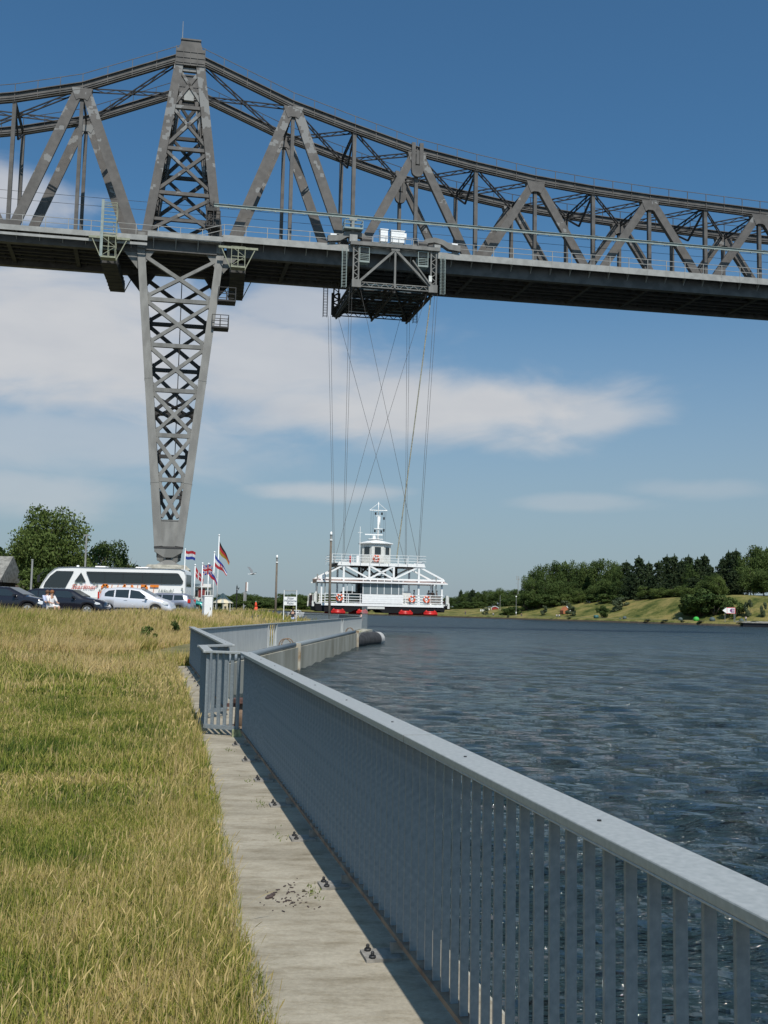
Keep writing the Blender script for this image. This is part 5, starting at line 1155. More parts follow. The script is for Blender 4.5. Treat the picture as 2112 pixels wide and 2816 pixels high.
# ------------------------------------------------------------------ road vehicles
def gz(x, y): return float(ground_h(x, y))+.006
PAINT = {}
def paint(nm, col, metal=.3, rough=.28):
    m = mat('paint '+nm, col, rough, metal=metal); m.node_tree.nodes['Principled BSDF'].inputs['Coat Weight'].default_value = .6; m.node_tree.nodes['Principled BSDF'].inputs['Coat Roughness'].default_value = .05; return m
def lerp_prof(pr, x):
    return float(np.interp(x, [p[0] for p in pr], [p[1] for p in pr]))
def car(name, label, cat, loc_, rz, L_, prof, belt, roofx, windows, wheels, m, Wd=1.78, wr=.32, bot=.2, tail=None, lights=None, trim=None, flip=False):
    """prof: upper outline (x,z) nose at +x; belt: (x,z) line; cabin between roofx; windows: list of polygons in (x,z)"""
    t = thing(name, label, cat, loc_, rz)
    xs = sorted(set([round(p[0],3) for p in prof]+[round(p[0],3) for p in belt]+list(np.linspace(prof[0][0], prof[-1][0], 42).round(3))))
    hwid = lambda x: Wd/2*(1-.13*abs((x-L_/2)/(L_/2))**5-.04*abs((x-L_/2)/(L_/2))**2)
    def wellz(x):
        z = bot
        for wx_ in wheels:
            if abs(x-wx_) < wr+.06: z = max(z, math.sqrt(max(0, (wr+.06)**2-(x-wx_)**2))+wr)
        return z
    for wx_ in wheels: xs += [wx_-wr-.07, wx_+wr+.07, wx_-wr*.8, wx_+wr*.8, wx_-wr*.5, wx_+wr*.5, wx_]
    xs = sorted(set(xs)); V = []; Fc = []
    for x in xs:
        zt = lerp_prof(prof, x); zb = min(lerp_prof(belt, x), zt-.02); h = hwid(x); wz = wellz(x); wz = min(wz, zb-.05)
        tum = .0 if zt-zb < .1 else .30*(zt-zb)
        hr = h-.05-tum
        zm = (wz+zb)/2 if wz < .45 else wz+.03
        ring = [(h-.05, bot if wz < .25 else wz), (h, max(zm,wz+.02)), (h-.02, zb-.06), (h-.045, zb), (hr+.015, zt-.09 if zt-zb > .2 else (zb+zt)/2), (hr-.08, zt-.015), (0, zt+.012)]
        V += [(x, -y, z) for y, z in ring]+[(x, y, z) for y, z in ring[:-1][::-1]]+[(x, .0, bot)]
    n = 14
    for i in range(len(xs)-1):
        for j in range(n): Fc.append((i*n+j, i*n+(j+1)%n, (i+1)*n+(j+1)%n, (i+1)*n+j))
    Fc += [tuple(range(n)), tuple(range((len(xs)-1)*n, len(xs)*n))]
    b = MB(); b.add(V, Fc); o = b.build('body', m, t, True)
    for poly in windows:
        for sg in (-1, 1):
            vs = []; 
            for (x, z) in poly:
                zt = lerp_prof(prof, x); zb = lerp_prof(belt, x); h = hwid(x); hr = h-.05-.30*max(0, zt-zb); f_ = (z-zb)/max(.05, zt-.09-zb); y_ = (h-.045)*(1-f_)+(hr+.015)*f_; vs.append((x, sg*(y_+.012), z))
            vs2 = [(x, y_-sg*.03, z) for x, y_, z in vs]; b = MB(); k = len(vs); b.add(vs+vs2, [tuple(range(k)), tuple(range(2*k-1,k-1,-1))]+[(i,(i+1)%k,k+(i+1)%k,k+i) for i in range(k)]); b.build('side_window', GLASS, t)
    # windscreen and rear window
    for (xa, xb) in roofx:
        za, zb = lerp_prof(prof, xa), lerp_prof(prof, xb); ha = hwid(xa)-.05-.3*max(0, za-lerp_prof(belt, xa))-.1; hb_ = hwid(xb)-.05-.3*max(0, zb-lerp_prof(belt, xb))-.12
        dz = .022; dx = .02 if xb < xa else -.02
        b = MB(); b.add([(xa,-ha,za+dz),(xa,ha,za+dz),(xb,hb_,zb+dz),(xb,-hb_,zb+dz),(xa,-ha,za-.03),(xa,ha,za-.03),(xb,hb_,zb-.03),(xb,-hb_,zb-.03)], [(0,1,2,3),(7,6,5,4),(0,4,5,1),(1,5,6,2),(2,6,7,3),(3,7,4,0)]); b.build('windscreen', GLASS, t)
    for wx_ in wheels:
        for sg in (-1, 1):
            yo = sg*(hwid(wx_)-.02); w_ = MB().tube((wx_, yo, wr), (wx_, yo-sg*.2, wr), wr, 22).build('wheel', TYRE, t)
            b = MB(); b.tube((wx_,yo+sg*.006,wr),(wx_,yo-sg*.02,wr), wr*.66, 18); b.build('rim', mat('alloy', (.62,.63,.64), .35, metal=.6), w_)
            b = MB()
            for a in range(5): th = a*1.2566+.3; b.beam((wx_+math.cos(th)*wr*.2, yo+sg*.009, wr+math.sin(th)*wr*.2), (wx_+math.cos(th)*wr*.56, yo+sg*.009, wr+math.sin(th)*wr*.56), .01, wr*.16, upv=(-math.sin(th),0,math.cos(th)))
            b.build('rim_slot', BLACK, w_)
    for sg in (-1, 1): MB().bx(wheels[0]+wr+.12, wheels[1]-wr-.12, sg*(Wd/2-.0)-.012, sg*(Wd/2)+.012, bot+.16, bot+.26).build('side_trim', trim or BLACK, t)
    if lights:
        x, z, dx, dz = lights
        for sg in (-1, 1):
            b = MB(); y_ = sg*(hwid(x)-.03); b.prism([(x-dx,z-dz*.4),(x-dx*.2,z-dz),(x+dx,z-dz*.8),(x+dx*.9,z+dz*.2),(x-dx*.6,z+dz)], y_-.05, y_+.05); b.build('headlight', mat('lamp lens', (.8,.82,.84), .08, spec=1), t, bevel=.015)
    if tail:
        x, z, dx, dz = tail
        for sg in (-1, 1):
            b = MB(); y_ = sg*(hwid(x)-.03); b.bx(x-dx, x+dx, y_-.05, y_+.05, z-dz, z+dz); b.build('tail_light', mat('tail lens', (.55,.03,.02), .15), t, bevel=.015)
    for sg in (-1, 1):
        mx_ = max(p[0] for p in windows[0]) if windows else 3; mxx = max(max(p[0] for p in w_) for w_ in windows)-.12
        b = MB(); zz_ = lerp_prof(belt, mxx)+.09; b.bx(mxx-.05, mxx+.07, sg*(Wd/2-.05)-.02, sg*(Wd/2+.13)+.02 if sg > 0 else sg*(Wd/2-.05)+.02, zz_-.06, zz_+.06) if sg > 0 else b.bx(mxx-.05, mxx+.07, -(Wd/2+.15), -(Wd/2-.07), zz_-.06, zz_+.06); b.build('wing_mirror', m, t, bevel=.015)
        b = MB()
        for xh in ((wheels[0]+wheels[1])/2-.35, (wheels[0]+wheels[1])/2+.75): zh = lerp_prof(belt, xh)-.1; b.bx(xh-.1, xh+.1, sg*(Wd/2-.01)-.015, sg*(Wd/2-.01)+.015, zh-.015, zh+.015)
        b.build('door_handle', m, t)
    return t
def spot(u, d): p = at(u, 1650, d); return p.x, d
SILV = paint('silver', (.74,.73,.76), .35, .3); BLK = paint('black', (.018,.017,.024), .2, .2); GRY = paint('slate', (.30,.31,.37), .5, .3); GRN = paint('green', (.01,.22,.19), .3, .25)
# silver people carrier
x, y = spot(261, 60); car('family_car', 'silver people carrier parked in front of the white coach', 'car', (x, y+.9, gz(x+2, y+.9)), R(-1), 4.55,
 [(0,.75),(.06,1.0),(.35,1.50),(.55,1.60),(1.2,1.67),(2.1,1.66),(2.7,1.58),(3.2,1.34),(3.65,1.10),(4.1,.98),(4.42,.80),(4.55,.55)],
 [(0,.74),(.3,1.06),(1.5,1.02),(2.8,.97),(3.5,.95),(4.1,.85),(4.55,.5)], [(2.72,3.55),(.5,.22)],
 [[(.55,1.12),(1.12,1.08),(1.12,1.50),(.75,1.46),(.55,1.30)],[(1.2,1.08),(2.0,1.04),(2.0,1.53),(1.2,1.52)],[(2.08,1.03),(3.2,.98),(2.95,1.22),(2.6,1.45),(2.08,1.53)]], (.78,3.62), SILV, lights=(4.2,.78,.2,.12), tail=(.17,1.18,.04,.2))
# black estate
x, y = spot(48, 56); car('estate_car', 'black estate car parked behind the two seated people', 'car', (x, y+.9, gz(x+2, y+.9)), R(-2), 4.85,
 [(0,.75),(.08,1.0),(.55,1.42),(.9,1.5),(2.6,1.5),(3.0,1.44),(3.7,1.05),(4.4,.92),(4.75,.78),(4.85,.55)],
 [(0,.74),(.3,.96),(2.0,.97),(3.4,.94),(4.3,.84),(4.85,.5)], [(3.02,3.62),(.52,.2)],
 [[(.42,1.02),(1.1,1.02),(1.1,1.38),(.75,1.36)],[(1.17,1.02),(2.02,1.02),(2.02,1.38),(1.17,1.38)],[(2.1,1.02),(3.28,.99),(2.95,1.30),(2.75,1.38),(2.1,1.38)]], (.85,3.95), BLK, lights=(4.5,.72,.16,.08))
# black saloon at the edge
x, y = spot(-112, 50); car('saloon_car', 'black saloon at the left edge showing bonnet and bright headlight', 'car', (x, y+.9, gz(x+2, y+.9)), R(-3), 4.6,
 [(0,.7),(.1,.95),(.8,1.02),(1.4,1.38),(1.8,1.44),(2.4,1.42),(3.3,1.0),(4.0,.88),(4.45,.74),(4.6,.5)],
 [(0,.69),(.3,.92),(1.2,.95),(3.1,.93),(4.0,.8),(4.6,.45)], [(2.42,3.2),(1.38,.85)],
 [[(1.05,1.0),(1.75,1.0),(1.75,1.32),(1.45,1.30)],[(1.82,1.0),(2.95,.97),(2.5,1.25),(2.3,1.33),(1.82,1.33)]], (.85,3.5), BLK, lights=(4.22,.68,.24,.1))
# grey estate seen behind the carrier (nose to the left)
x, y = spot(526, 69); car('estate_car', 'slate grey estate car with dark tailgate right of the silver car', 'car', (x, y+.9, gz(x-2, y+.9)), R(180-3), 4.7,
 [(0,.75),(.06,1.0),(.3,1.40),(.6,1.5),(2.4,1.52),(3.0,1.42),(3.6,1.06),(4.3,.92),(4.65,.75),(4.7,.55)],
 [(0,.74),(.3,1.0),(2.0,.98),(3.4,.94),(4.2,.84),(4.7,.5)], [(3.0,3.5),(.28,.1)],
 [[(.5,1.05),(1.2,1.03),(1.2,1.38),(.62,1.38)],[(1.27,1.03),(2.0,1.02),(2.0,1.4),(1.27,1.39)],[(2.07,1.02),(3.15,.98),(2.9,1.28),(2.7,1.4),(2.07,1.4)]], (.85,3.75), GRY, lights=(4.35,.75,.16,.1), tail=(.14,.98,.1,.13))
# green car
x, y = spot(428, 74); car('small_car', 'green car of which only the bonnet shows behind the grey estate', 'car', (x, y+.9, gz(x+2, y+.9)), R(-4), 3.95,
 [(0,.7),(.1,.95),(.35,1.35),(.6,1.42),(1.9,1.44),(2.3,1.36),(2.9,1.0),(3.5,.9),(3.85,.74),(3.95,.5)],
 [(0,.69),(.3,.92),(1.2,.95),(2.8,.92),(3.4,.8),(3.95,.45)], [(2.3,2.85),(.33,.15)],
 [[(.5,1.0),(1.3,1.0),(1.3,1.32),(.65,1.30)],[(1.38,1.0),(2.5,.97),(2.2,1.25),(2.0,1.33),(1.38,1.33)]], (.7,3.1), GRN, Wd=1.66, lights=(3.6,.7,.18,.09))

# ------------------------------------------------------------------ coach (nose to the left)
x1, y = spot(517, 86); zc = gz(x1-6, y); co = thing('coach', 'white touring coach with dark windows and orange lettering parked across the car park', 'coach', (x1, y, zc), R(180)); co.scale = (.965, 1, 1)
WB = mat('coach white', (.90,.89,.87), .28, var=.02, scale=1); WB.node_tree.nodes['Principled BSDF'].inputs['Coat Weight'].default_value = .4
prof = [(0,.45),(0,3.1),(.12,3.5),(.5,3.66),(2,3.68),(10.0,3.68),(11.2,3.62),(11.55,3.5),(12.1,3.0),(12.55,2.3),(12.85,1.7),(12.95,.8),(12.9,.45)]
pts = prof; b = MB(); n = len(pts); V = []
for (hw_, ins) in ((1.18,.10),(1.27,0),(-1.27,0),(-1.18,.10)):
    cx_ = 6.4; V += [(cx_+(x-cx_)*(1-ins/6.4*.9), hw_, .45+(z-.45)*(1-ins/3.2*.8)) for x, z in pts]
Fc = [tuple(range(n-1,-1,-1)), tuple(range(3*n,4*n))]
for k in range(3):
    for i in range(n): Fc.append((k*n+i, k*n+(i+1)%n, (k+1)*n+(i+1)%n, (k+1)*n+i))
b.add(V, Fc); b.build('body', WB, co, True).modifiers.new('e','EDGE_SPLIT').split_angle = R(35)
for sg in (1, -1):
    o = sg*1.285; i_ = sg*1.25
    def pan(nm, poly, m, y0_=None, y1_=None, **k):
        b = MB(); b.prism(poly, min(i_,o), max(i_,o)); return b.build(nm, m, co, **k)
    pan('window_band', [(.42,2.38),(.28,2.45),(.22,2.62),(.62,3.22),(.78,3.3),(8.75,3.3),(8.35,2.42),(8.2,2.36)], GLASS)
    pan('front_quarter_window', [(8.75,2.42),(9.75,2.42),(9.2,3.2)], GLASS)
    pan('cab_window', [(9.85,3.3),(11.35,3.3),(11.9,2.85),(12.3,2.3),(12.45,1.9),(10.55,1.9)], GLASS)
    b = MB()
    for x in (2.1, 3.8, 5.5, 7.1): b.bx(x-.02, x+.02, min(o-sg*.01,o+sg*.006), max(o-sg*.01,o+sg*.006), 2.42, 3.28)
    b.bx(.75, 8.7, min(o-sg*.01,o+sg*.01), max(o-sg*.01,o+sg*.01), 3.1, 3.13); b.build('window_divider', BLACK, co)
    b = MB(); b.bx(.2, 12.6, min(o-sg*.03,o-sg*.012), max(o-sg*.03,o-sg*.012), 1.08, 1.11)
    for x in (1.2, 2.6, 5.2, 6.7, 8.2): b.bx(x-.01, x+.01, min(o-sg*.03,o-sg*.012), max(o-sg*.03,o-sg*.012), .55, 1.08)
    b.build('locker_seam', mat('seam grey', (.3,.3,.3), .6), co)
    for wx_ in (2.6, 3.95, 10.4):
        b = MB(); b.tube((wx_, sg*1.30, .5), (wx_, sg*1.0, .5), .52, 26); wo_ = b.build('wheel', TYRE, co)
        b = MB(); b.tube((wx_, sg*1.305, .5), (wx_, sg*1.28, .5), .3, 20); b.build('rim', CHROME, wo_)
b = MB(); b.add([(11.62,-1.1,3.52),(11.62,1.1,3.52),(12.62,1.14,2.3),(12.62,-1.14,2.3),(11.5,-1.1,3.42),(11.5,1.1,3.42),(12.5,1.14,2.2),(12.5,-1.14,2.2)], [(0,1,2,3),(7,6,5,4),(0,4,5,1),(1,5,6,2),(2,6,7,3),(3,7,4,0)]); b.build('windscreen', GLASS, co)
b = MB(); b.bx(-.02,.03,-1.05,1.05,2.2,3.2); b.build('rear_window', GLASS, co)
for q_ in ((7.3,8.2,-.6,.6,3.68,3.80),(3.5,4.6,-.7,.7,3.68,3.79),(9.8,10.0,-.1,.1,3.68,3.85)): MB().bx(*q_).build('roof_hatch', WB, co, bevel=.03)
ORL = mat('orange lettering', (.80,.23,.02), .5); GRL = mat('grey green lettering', (.20,.24,.20), .5); RDL = mat('red script', (.62,.13,.08), .5)
# side facing the camera: local +y is towards -world y after the half turn
LET = {'Q': [((.1,.2),(.1,.8)),((.1,.8),(.3,1)),((.3,1),(.7,1)),((.7,1),(.9,.8)),((.9,.8),(.9,.2)),((.9,.2),(.7,0)),((.7,0),(.3,0)),((.3,0),(.1,.2)),((.6,.25),(.98,-.08))],
 'U': [((.1,1),(.1,.2)),((.1,.2),(.3,0)),((.3,0),(.7,0)),((.7,0),(.9,.2)),((.9,.2),(.9,1))], 'A': [((.02,0),(.45,1)),((.45,1),(.55,1)),((.55,1),(.98,0)),((.2,.35),(.8,.35))],
 'N': [((.1,0),(.1,1)),((.1,1),(.9,0)),((.9,0),(.9,1))], 'D': [((.1,0),(.1,1)),((.1,1),(.65,1)),((.65,1),(.9,.75)),((.9,.75),(.9,.25)),((.9,.25),(.65,0)),((.65,0),(.1,0))], 'T': [((.0,1),(1,1)),((.5,1),(.5,0))]}
for i, ch in enumerate('QUANDT'):
    b = MB()
    for (p, q) in LET[ch]:
        P3 = lambda a, c: (7.5-i*.86-a*.66-c*.14, 1.285, 1.36+c*.82)
        dd = Vector(P3(*q))-Vector(P3(*p)); dd.normalize(); b.beam(Vector(P3(*p))-dd*.05, Vector(P3(*q))+dd*.05, .012, .19)
    b.build('letter', ORL, co)
for (s_, sz, m_, xx, zz_, sh, bo, sxx, al) in (('Urlaub!', .44, GRL, 1.75, 1.80, .35, 0, 1.0, 'CENTER'), ('Starliner', .56, RDL, 8.95, 1.98, .4, 0, 1.15, 'CENTER')):
    text_part(s_, sz, m_, co, (xx, 1.282, zz_), (R(90), 0, R(180)), shear=sh, bold=bo, sx=sxx)
b = MB()
for (sx0, sz0, r_) in ((9.6,2.3,.14),(9.15,2.35,.17),(8.0,2.32,.13),(7.75,2.15,.13),(9.75,2.12,.1),(7.5,1.75,.09),(.3,2.0,.1),(.55,2.6,.0),(.25,1.75,.08)):
    if r_ <= 0: continue
    for a in range(4): th = a*math.pi/4+.2; b.beam((sx0-math.cos(th)*r_, 1.275, sz0-math.sin(th)*r_), (sx0+math.cos(th)*r_, 1.275, sz0+math.sin(th)*r_), .012, .03)
b.build('star_decoration', GRL, co)
b = MB(); b.bx(.0,.12,1.0,1.2,.9,1.35); b.bx(.0,.12,-1.2,-1.0,.9,1.35); b.build('tail_light', REDF, co)
b = MB(); b.beam((12.45,1.3,3.2),(12.85,1.42,2.9),.05,.05); b.bx(12.75,12.95,1.35,1.5,2.3,2.9); b.build('wing_mirror', BLACK, co)

# ------------------------------------------------------------------ flags
def flagpole(u, vtop, vbase, d, label, kind, fh, fl, drop, top_off=.05, pinch=0):
    p = at(u, vbase, d); zt = ztop(u, vtop, d); z0 = gz(p.x, d); t = thing('flagpole', label, 'flagpole', (p.x, d, z0)); H_ = zt-z0
    MB().tube((0,0,-.1), (0,0,H_), .055, 10, .035).build('pole', WHITE, t, True); MB().ball((0,0,H_+.05), .08, 10, 6).build('finial', WHITE, t, True)
    nu, nv = 30, 18; V = []; Fc = []; ms = []
    for i in range(nu+1):
        for j in range(nv+1):
            a, c = i/nu, j/nv; V.append((.06+fl*a*math.cos(drop*.9)*(1-.04*math.sin(a*9)), .14*math.sin(a*9+c*1.5)*a**.5, H_-top_off-fh*c*(1-pinch*a)-fl*a*math.sin(drop)*(1+.12*a)-.05*math.sin(a*7)))
    cols = {'R': (.50,.03,.04), 'W': (.78,.78,.78), 'B': (.03,.06,.35), 'K': (.02,.02,.02), 'Y': (.42,.27,.03), 'L': (.42,.55,.62)}
    def colour(a, c):
        if kind == 'nl': return 'R' if c < .333 else 'W' if c < .667 else 'B'
        if kind == 'dk': return 'W' if (.29 < a < .43 or .42 < c < .58) else 'R'
        if kind == 'ru': return 'W' if c < .333 else 'B' if c < .667 else 'R'
        if kind == 'de': return 'K' if c < .333 else 'R' if c < .667 else 'Y'
        if kind == 'sh':
            if .40 < a < .60 and .25 < c < .78: return 'W' if (.47 < a < .53 and .4 < c < .62) else 'R'
            return 'B' if c < .333 else 'W' if c < .667 else 'R'
        if kind == 'uk':
            if abs(a-.5) < .06 or abs(c-.5) < .10: return 'R'
            if abs(a-.5) < .10 or abs(c-.5) < .17: return 'W'
            e = min(abs(c-a), abs(c-(1-a)));  return 'R' if e < .035 else 'W' if e < .11 else 'B'
    keys = 'RWBKYL'; fm = []
    for k in keys:
        m = mat('flag '+k, cols[k], .8)
        if not m.get('tl'):
            tt = m.node_tree; tr = tt.nodes.new('ShaderNodeBsdfTranslucent'); tr.inputs[0].default_value = (*cols[k],1); mx = tt.nodes.new('ShaderNodeMixShader'); mx.inputs[0].default_value = .35; tt.links.new(tt.nodes['Principled BSDF'].outputs[0], mx.inputs[1]); tt.links.new(tr.outputs[0], mx.inputs[2]); tt.links.new(mx.outputs[0], tt.nodes['Material Output'].inputs[0]); m['tl'] = 1
        fm.append(m)
    b = MB(); b.v = V
    for i in range(nu):
        for j in range(nv): b.f.append((i*(nv+1)+j, (i+1)*(nv+1)+j, (i+1)*(nv+1)+j+1, i*(nv+1)+j+1)); b.m.append(keys.index(colour((i+.5)/nu, (j+.5)/nv)))
    b.build('flag', fm, t, True)
    return t
flagpole(503, 1512, 1680, 100, 'flagpole with red white and blue striped flag beside the tower foot', 'nl', .85, 1.0, .12)
flagpole(532, 1555, 1680, 84, 'flagpole with red flag bearing a white cross next to the coach', 'dk', .8, 1.1, 1.0, .1, .3)
flagpole(552, 1551, 1690, 80, 'flagpole with union flag between red flag and striped flag', 'uk', .78, .75, .05)
flagpole(569, 1552, 1690, 82, 'flagpole with white blue and red striped flag drooping', 'ru', .85, 1.25, 1.08, .05, .5)
flagpole(584, 1520, 1690, 86, 'flagpole with blue white red flag bearing a small red crest', 'sh', 1.0, 1.65, .95, .15, .7)
flagpole(595, 1473, 1692, 88, 'tallest flagpole with black red and gold flag', 'de', 1.05, 1.75, 1.12, .5, .7)
# bare tilt pole left of the coach tail
# ------------------------------------------------------------------ small buildings and furniture of the landing
p = at(-118, 1660, 98); sh = thing('shed', 'grey roofed shed with white wall at the left edge behind the cars', 'shed', (p.x, 98, gz(p.x, 98)), 0)
b = MB(); b.bx(-2.5, 3.1, 0, 5, 0, 2.55); b.build('wall', OFFW, sh)
b = MB(); b.bx(2.45, 2.9, -.06, -.003, .1, 2.6); b.bx(3.12, 3.9, -.1, 4.6, 0, 2.5); b.build('side_wall', mat('dark timber', (.06,.05,.045), .9, var=.2, scale=5), sh)
b = MB(); b.bx(.2, 2.3, -.04, -.003, .05, 2.2); b.build('door', WHITE, sh)
b = MB(); b.prism([(-.7,2.62),(2.5,5.15),(2.6,5.15),(5.7,2.62),(5.7,2.5),(-.7,2.5)], -2.6, 4.3, 'x'); 
b.build('roof', mat('grey roof sheet', (.22,.215,.195), .85, var=.25, scale=3), sh)
b = MB(); b.bx(-2.7, 4.6, -.85, -.62, 2.48, 2.66); b.build('gutter', STEELD, sh)
p = at(52, 1660, 106); t = thing('garage', 'small dark roofed garage with white door beside the grey shed', 'garage', (p.x, 106, gz(p.x,106)), 0)
b = MB(); b.bx(-1.6,1.6,0,4,0,2.0); b.build('wall', OFFW, t); b = MB(); b.bx(-1.3,1.3,-.05,-.003,.1,1.8); b.build('door', WHITE, t); b = MB(); b.bx(-1.9,1.9,-.3,4.2,2.0,2.35); b.build('roof', mat('brown roofing', (.10,.075,.06), .9, var=.2, scale=4), t)
p = at(556, 1660, 132); t = thing('ticket_kiosk', 'small white kiosk with flat roof behind the flagpoles', 'kiosk', (p.x, 132, gz(p.x,132)), 0)
b = MB(); b.bx(-1.0,1.05,0,2.2,0,3.0); b.build('wall', OFFW, t); b = MB(); b.bx(-1.2,1.1,-.3,2.4,3.0,3.45); b.build('roof', WHITE, t); b = MB(); b.bx(-.55,.3,-.05,-.004,1.7,2.85); b.build('notice_board', mat('dark red board', (.22,.03,.03), .6), t)
for (x0,x1,z0,z1) in ((-.95,-.6,1.8,2.6),(-.35,-.05,.3,1.5),(.45,.95,1.8,2.5)): b = MB(); b.bx(x0,x1,-.05,-.004,z0,z1); b.build('window', GLASS, t)
p = at(612, 1668, 140); t = thing('pavilion_tent', 'cream pavilion tent with grey striped roof beside the flagpoles', 'tent', (p.x, 140, gz(p.x,140)-.0), 0)
CRM = mat('cream canvas', (.66,.58,.42), .9); GST = mat('grey stripe canvas', (.40,.41,.36), .9)
rt = MB(); n = 24; z0 = 1.35
for i in range(n):
    a0, a1 = i*2*math.pi/n, (i+1)*2*math.pi/n
    for (ra, za, rb, zb) in ((1.55,z0,.85,z0+.55),(.85,z0+.55,.12,z0+1.35)):
        rt.mi = int(i % 3 == 0); rt.add([(ra*math.cos(a0),ra*math.sin(a0),za),(ra*math.cos(a1),ra*math.sin(a1),za),(rb*math.cos(a1),rb*math.sin(a1),zb),(rb*math.cos(a0),rb*math.sin(a0),zb)], [(0,1,2,3)])
rt.mi = 0; rt.add([(.12*math.cos(i*2*math.pi/n), .12*math.sin(i*2*math.pi/n), z0+1.35) for i in range(n)], [tuple(range(n))])
rt.build('roof', [CRM, GST], t)
b = MB()
for i in range(8): a = i*math.pi/4+.2; b.tube((1.4*math.cos(a),1.4*math.sin(a),-.3),(1.4*math.cos(a),1.4*math.sin(a),z0+.02),.05,6)
b.build('pole', OFFW, t)
b = MB(); b.bx(.35,.95,-1.35,-1.3,-.3,1.3); b.bx(-1.3,-1.1,-.9,-.85,-.3,1.3); b.build('side_flap', CRM, t)
b = MB(); b.bx(.45,.75,-1.38,-1.36,.1,.9); b.build('window', GLASS, t)
b = MB(); b.bx(-.7,.2,-.2,.6,-.2,.75); b.build('counter', mat('blue counter', (.12,.2,.28), .7), t)
# white pillar
p = at(569, 1693, 60); t = thing('electric_pillar', 'tall white service pillar standing in the long grass by the flags', 'pillar', (p.x, 60, gz(p.x,60)-.1), .5)
b = MB(); b.bx(-.25,.25,-.2,.2,0,1.5); b.bx(-.28,.28,-.23,.23,1.5,1.56); b.bx(-.235,.235,-.215,-.2,.1,1.42); b.build('housing', WHITE, t, bevel=.02)
b = MB(); b.bx(.10,.14,-.235,-.216,.7,.85); b.build('lock', STEEL, t)
def pile(u, vt, vb, d, label, r_, zbase=-1.6):
    p = at(u, vb, d); zt = ztop(u, vt, d); t = thing('mooring_pile', label, 'mooring pile', (p.x, d, WZ)); H_ = zt-WZ
    MB().tube((0,0,-.8), (0,0,H_-.95), r_, 14, r_*.82).build('post', WOODP, t, True)
    b = MB(); b.tube((0,0,H_-.95),(0,0,H_-.82),r_*1.25,14); b.build('collar', WHITE, t)
    b = MB(); b.tube((0,0,H_-.82),(0,0,H_-.35),r_*.8,12); b.build('lamp_body', STEELW, t)
    b = MB(); b.tube((0,0,H_-.38),(0,0,H_-.02),r_*1.0,12,r_*.7); b.ball((0,0,H_-.05),r_*.72,10,6); b.build('lamp_cap', WHITE, t, True)
pile(905, 1463, 1700, 111, 'taller timber mooring pile with white lamp cap in front of the ferry end', .155)
pile(757, 1527, 1697, 126, 'shorter timber mooring pile with white lamp cap left of the welcome sign', .15)
p = at(650, 1668, 125); t = thing('dark_post', 'slim black post in front of the distant trees', 'post', (p.x, 125, gz(p.x,125)))
MB().tube((0,0,0),(0,0,ztop(651,1612,125)-t.location.z),.09,10,.08).build('post', BLACK, t); MB().tube((0,0,ztop(651,1612,125)-t.location.z),(0,0,ztop(651,1607,125)-t.location.z),.04,8,.01).build('tip', BLACK, t)
p = at(675, 1668, 96); t = thing('lamp_column', 'blue grey column with white box lantern left of the red cone', 'lamp column', (p.x, 96, gz(p.x,96))); zz_ = ztop(675,1601,96)-t.location.z
b = MB(); b.tube((0,0,0),(0,0,zz_),.07,10); b.bx(-.22,-.07,-.05,.05,0,zz_-.9); b.build('post', STEELW, t); b = MB(); b.bx(.06,.2,-.1,.1,zz_-.85,zz_); b.build('lantern', WHITE, t)
b = MB(); b.bx(-.02,.06,-.11,.11,zz_-.85,zz_-.0); b.build('lantern_back', mat('brown housing', (.3,.14,.08), .6), t)
p = at(703, 1682, 95); t = thing('folded_parasol', 'orange red folded parasol standing beyond the tall grass', 'parasol', (p.x, 95, gz(p.x,95)-.1)); 
b = MB(); b.tube((0,0,.15),(0,0,.7),.20,12,.17); b.tube((0,0,.7),(0,0,1.15),.17,12,.04); b.build('cloth', mat('orange red cloth', (.78,.08,.03), .7), t, True); MB().tube((0,0,0),(0,0,1.25),.02,6).build('pole', WHITE, t)
p = at(681, 1680, 90); t = thing('yellow_flower_shrub', 'small yellowish weed clump at the foot of the lamp column', 'shrub', (p.x, 90, gz(p.x,90))); V, F_, T = broad(500, .07, 77, .5, 0, 0, 8); npmesh('leaves', V*np.array([1.2,1.2,1.3]), F_, LEAFB, False, {'tone': T}, t)
p = at(462, 1680, 42); t = thing('weed_clump', 'leafy green weed clump in the tall grass left of the angled railing', 'shrub', (p.x, 39, gz(p.x,39)-.1)); V, F_, T = broad(900, .05, 78, .5, 0, 0, 12); npmesh('leaves', V*np.array([.95,.9,.85]), F_, LEAFB, False, {'tone': T}, t)
p = at(500, 1690, 46); t = thing('weed_clump', 'smaller green weed clump beside the white pillar', 'shrub', (p.x, 44, gz(p.x,44)-.1)); V, F_, T = broad(500, .06, 79, .5, 0, 0, 9); npmesh('leaves', V*np.array([.6,.6,.8]), F_, LEAF, False, {'tone': T}, t)
# welcome sign
p = at(797, 1690, 80); t = thing('welcome_sign', 'white board reading Ships Welcome Point between two white posts', 'sign', (p.x, 80, .0)); zt = ztop(797,1623,80)
for sx0 in (-.50, .50): MB().tube((sx0,0,0),(sx0,0,zt),.035,8).build('post', WHITE, t)
b = MB(); b.tube((-.5,0,zt-.04),(.5,0,zt-.04),.03,8); b.build('crossbar', STEELW, t)
b = MB(); zb = ztop(797,1664.5,80); zu = ztop(797,1641,80); b.bx(-.47,.47,-.03,.02,zb,zu); b.build('board', WHITE, t)
SG = mat('grey blue lettering', (.07,.09,.14), .6)
for i, s_ in enumerate(('Ships','Welcome','Point')): text_part(s_, .25, SG, t, (0,-.034,zu-.13-i*.205), (R(90),0,0), shear=.2, bold=.004)
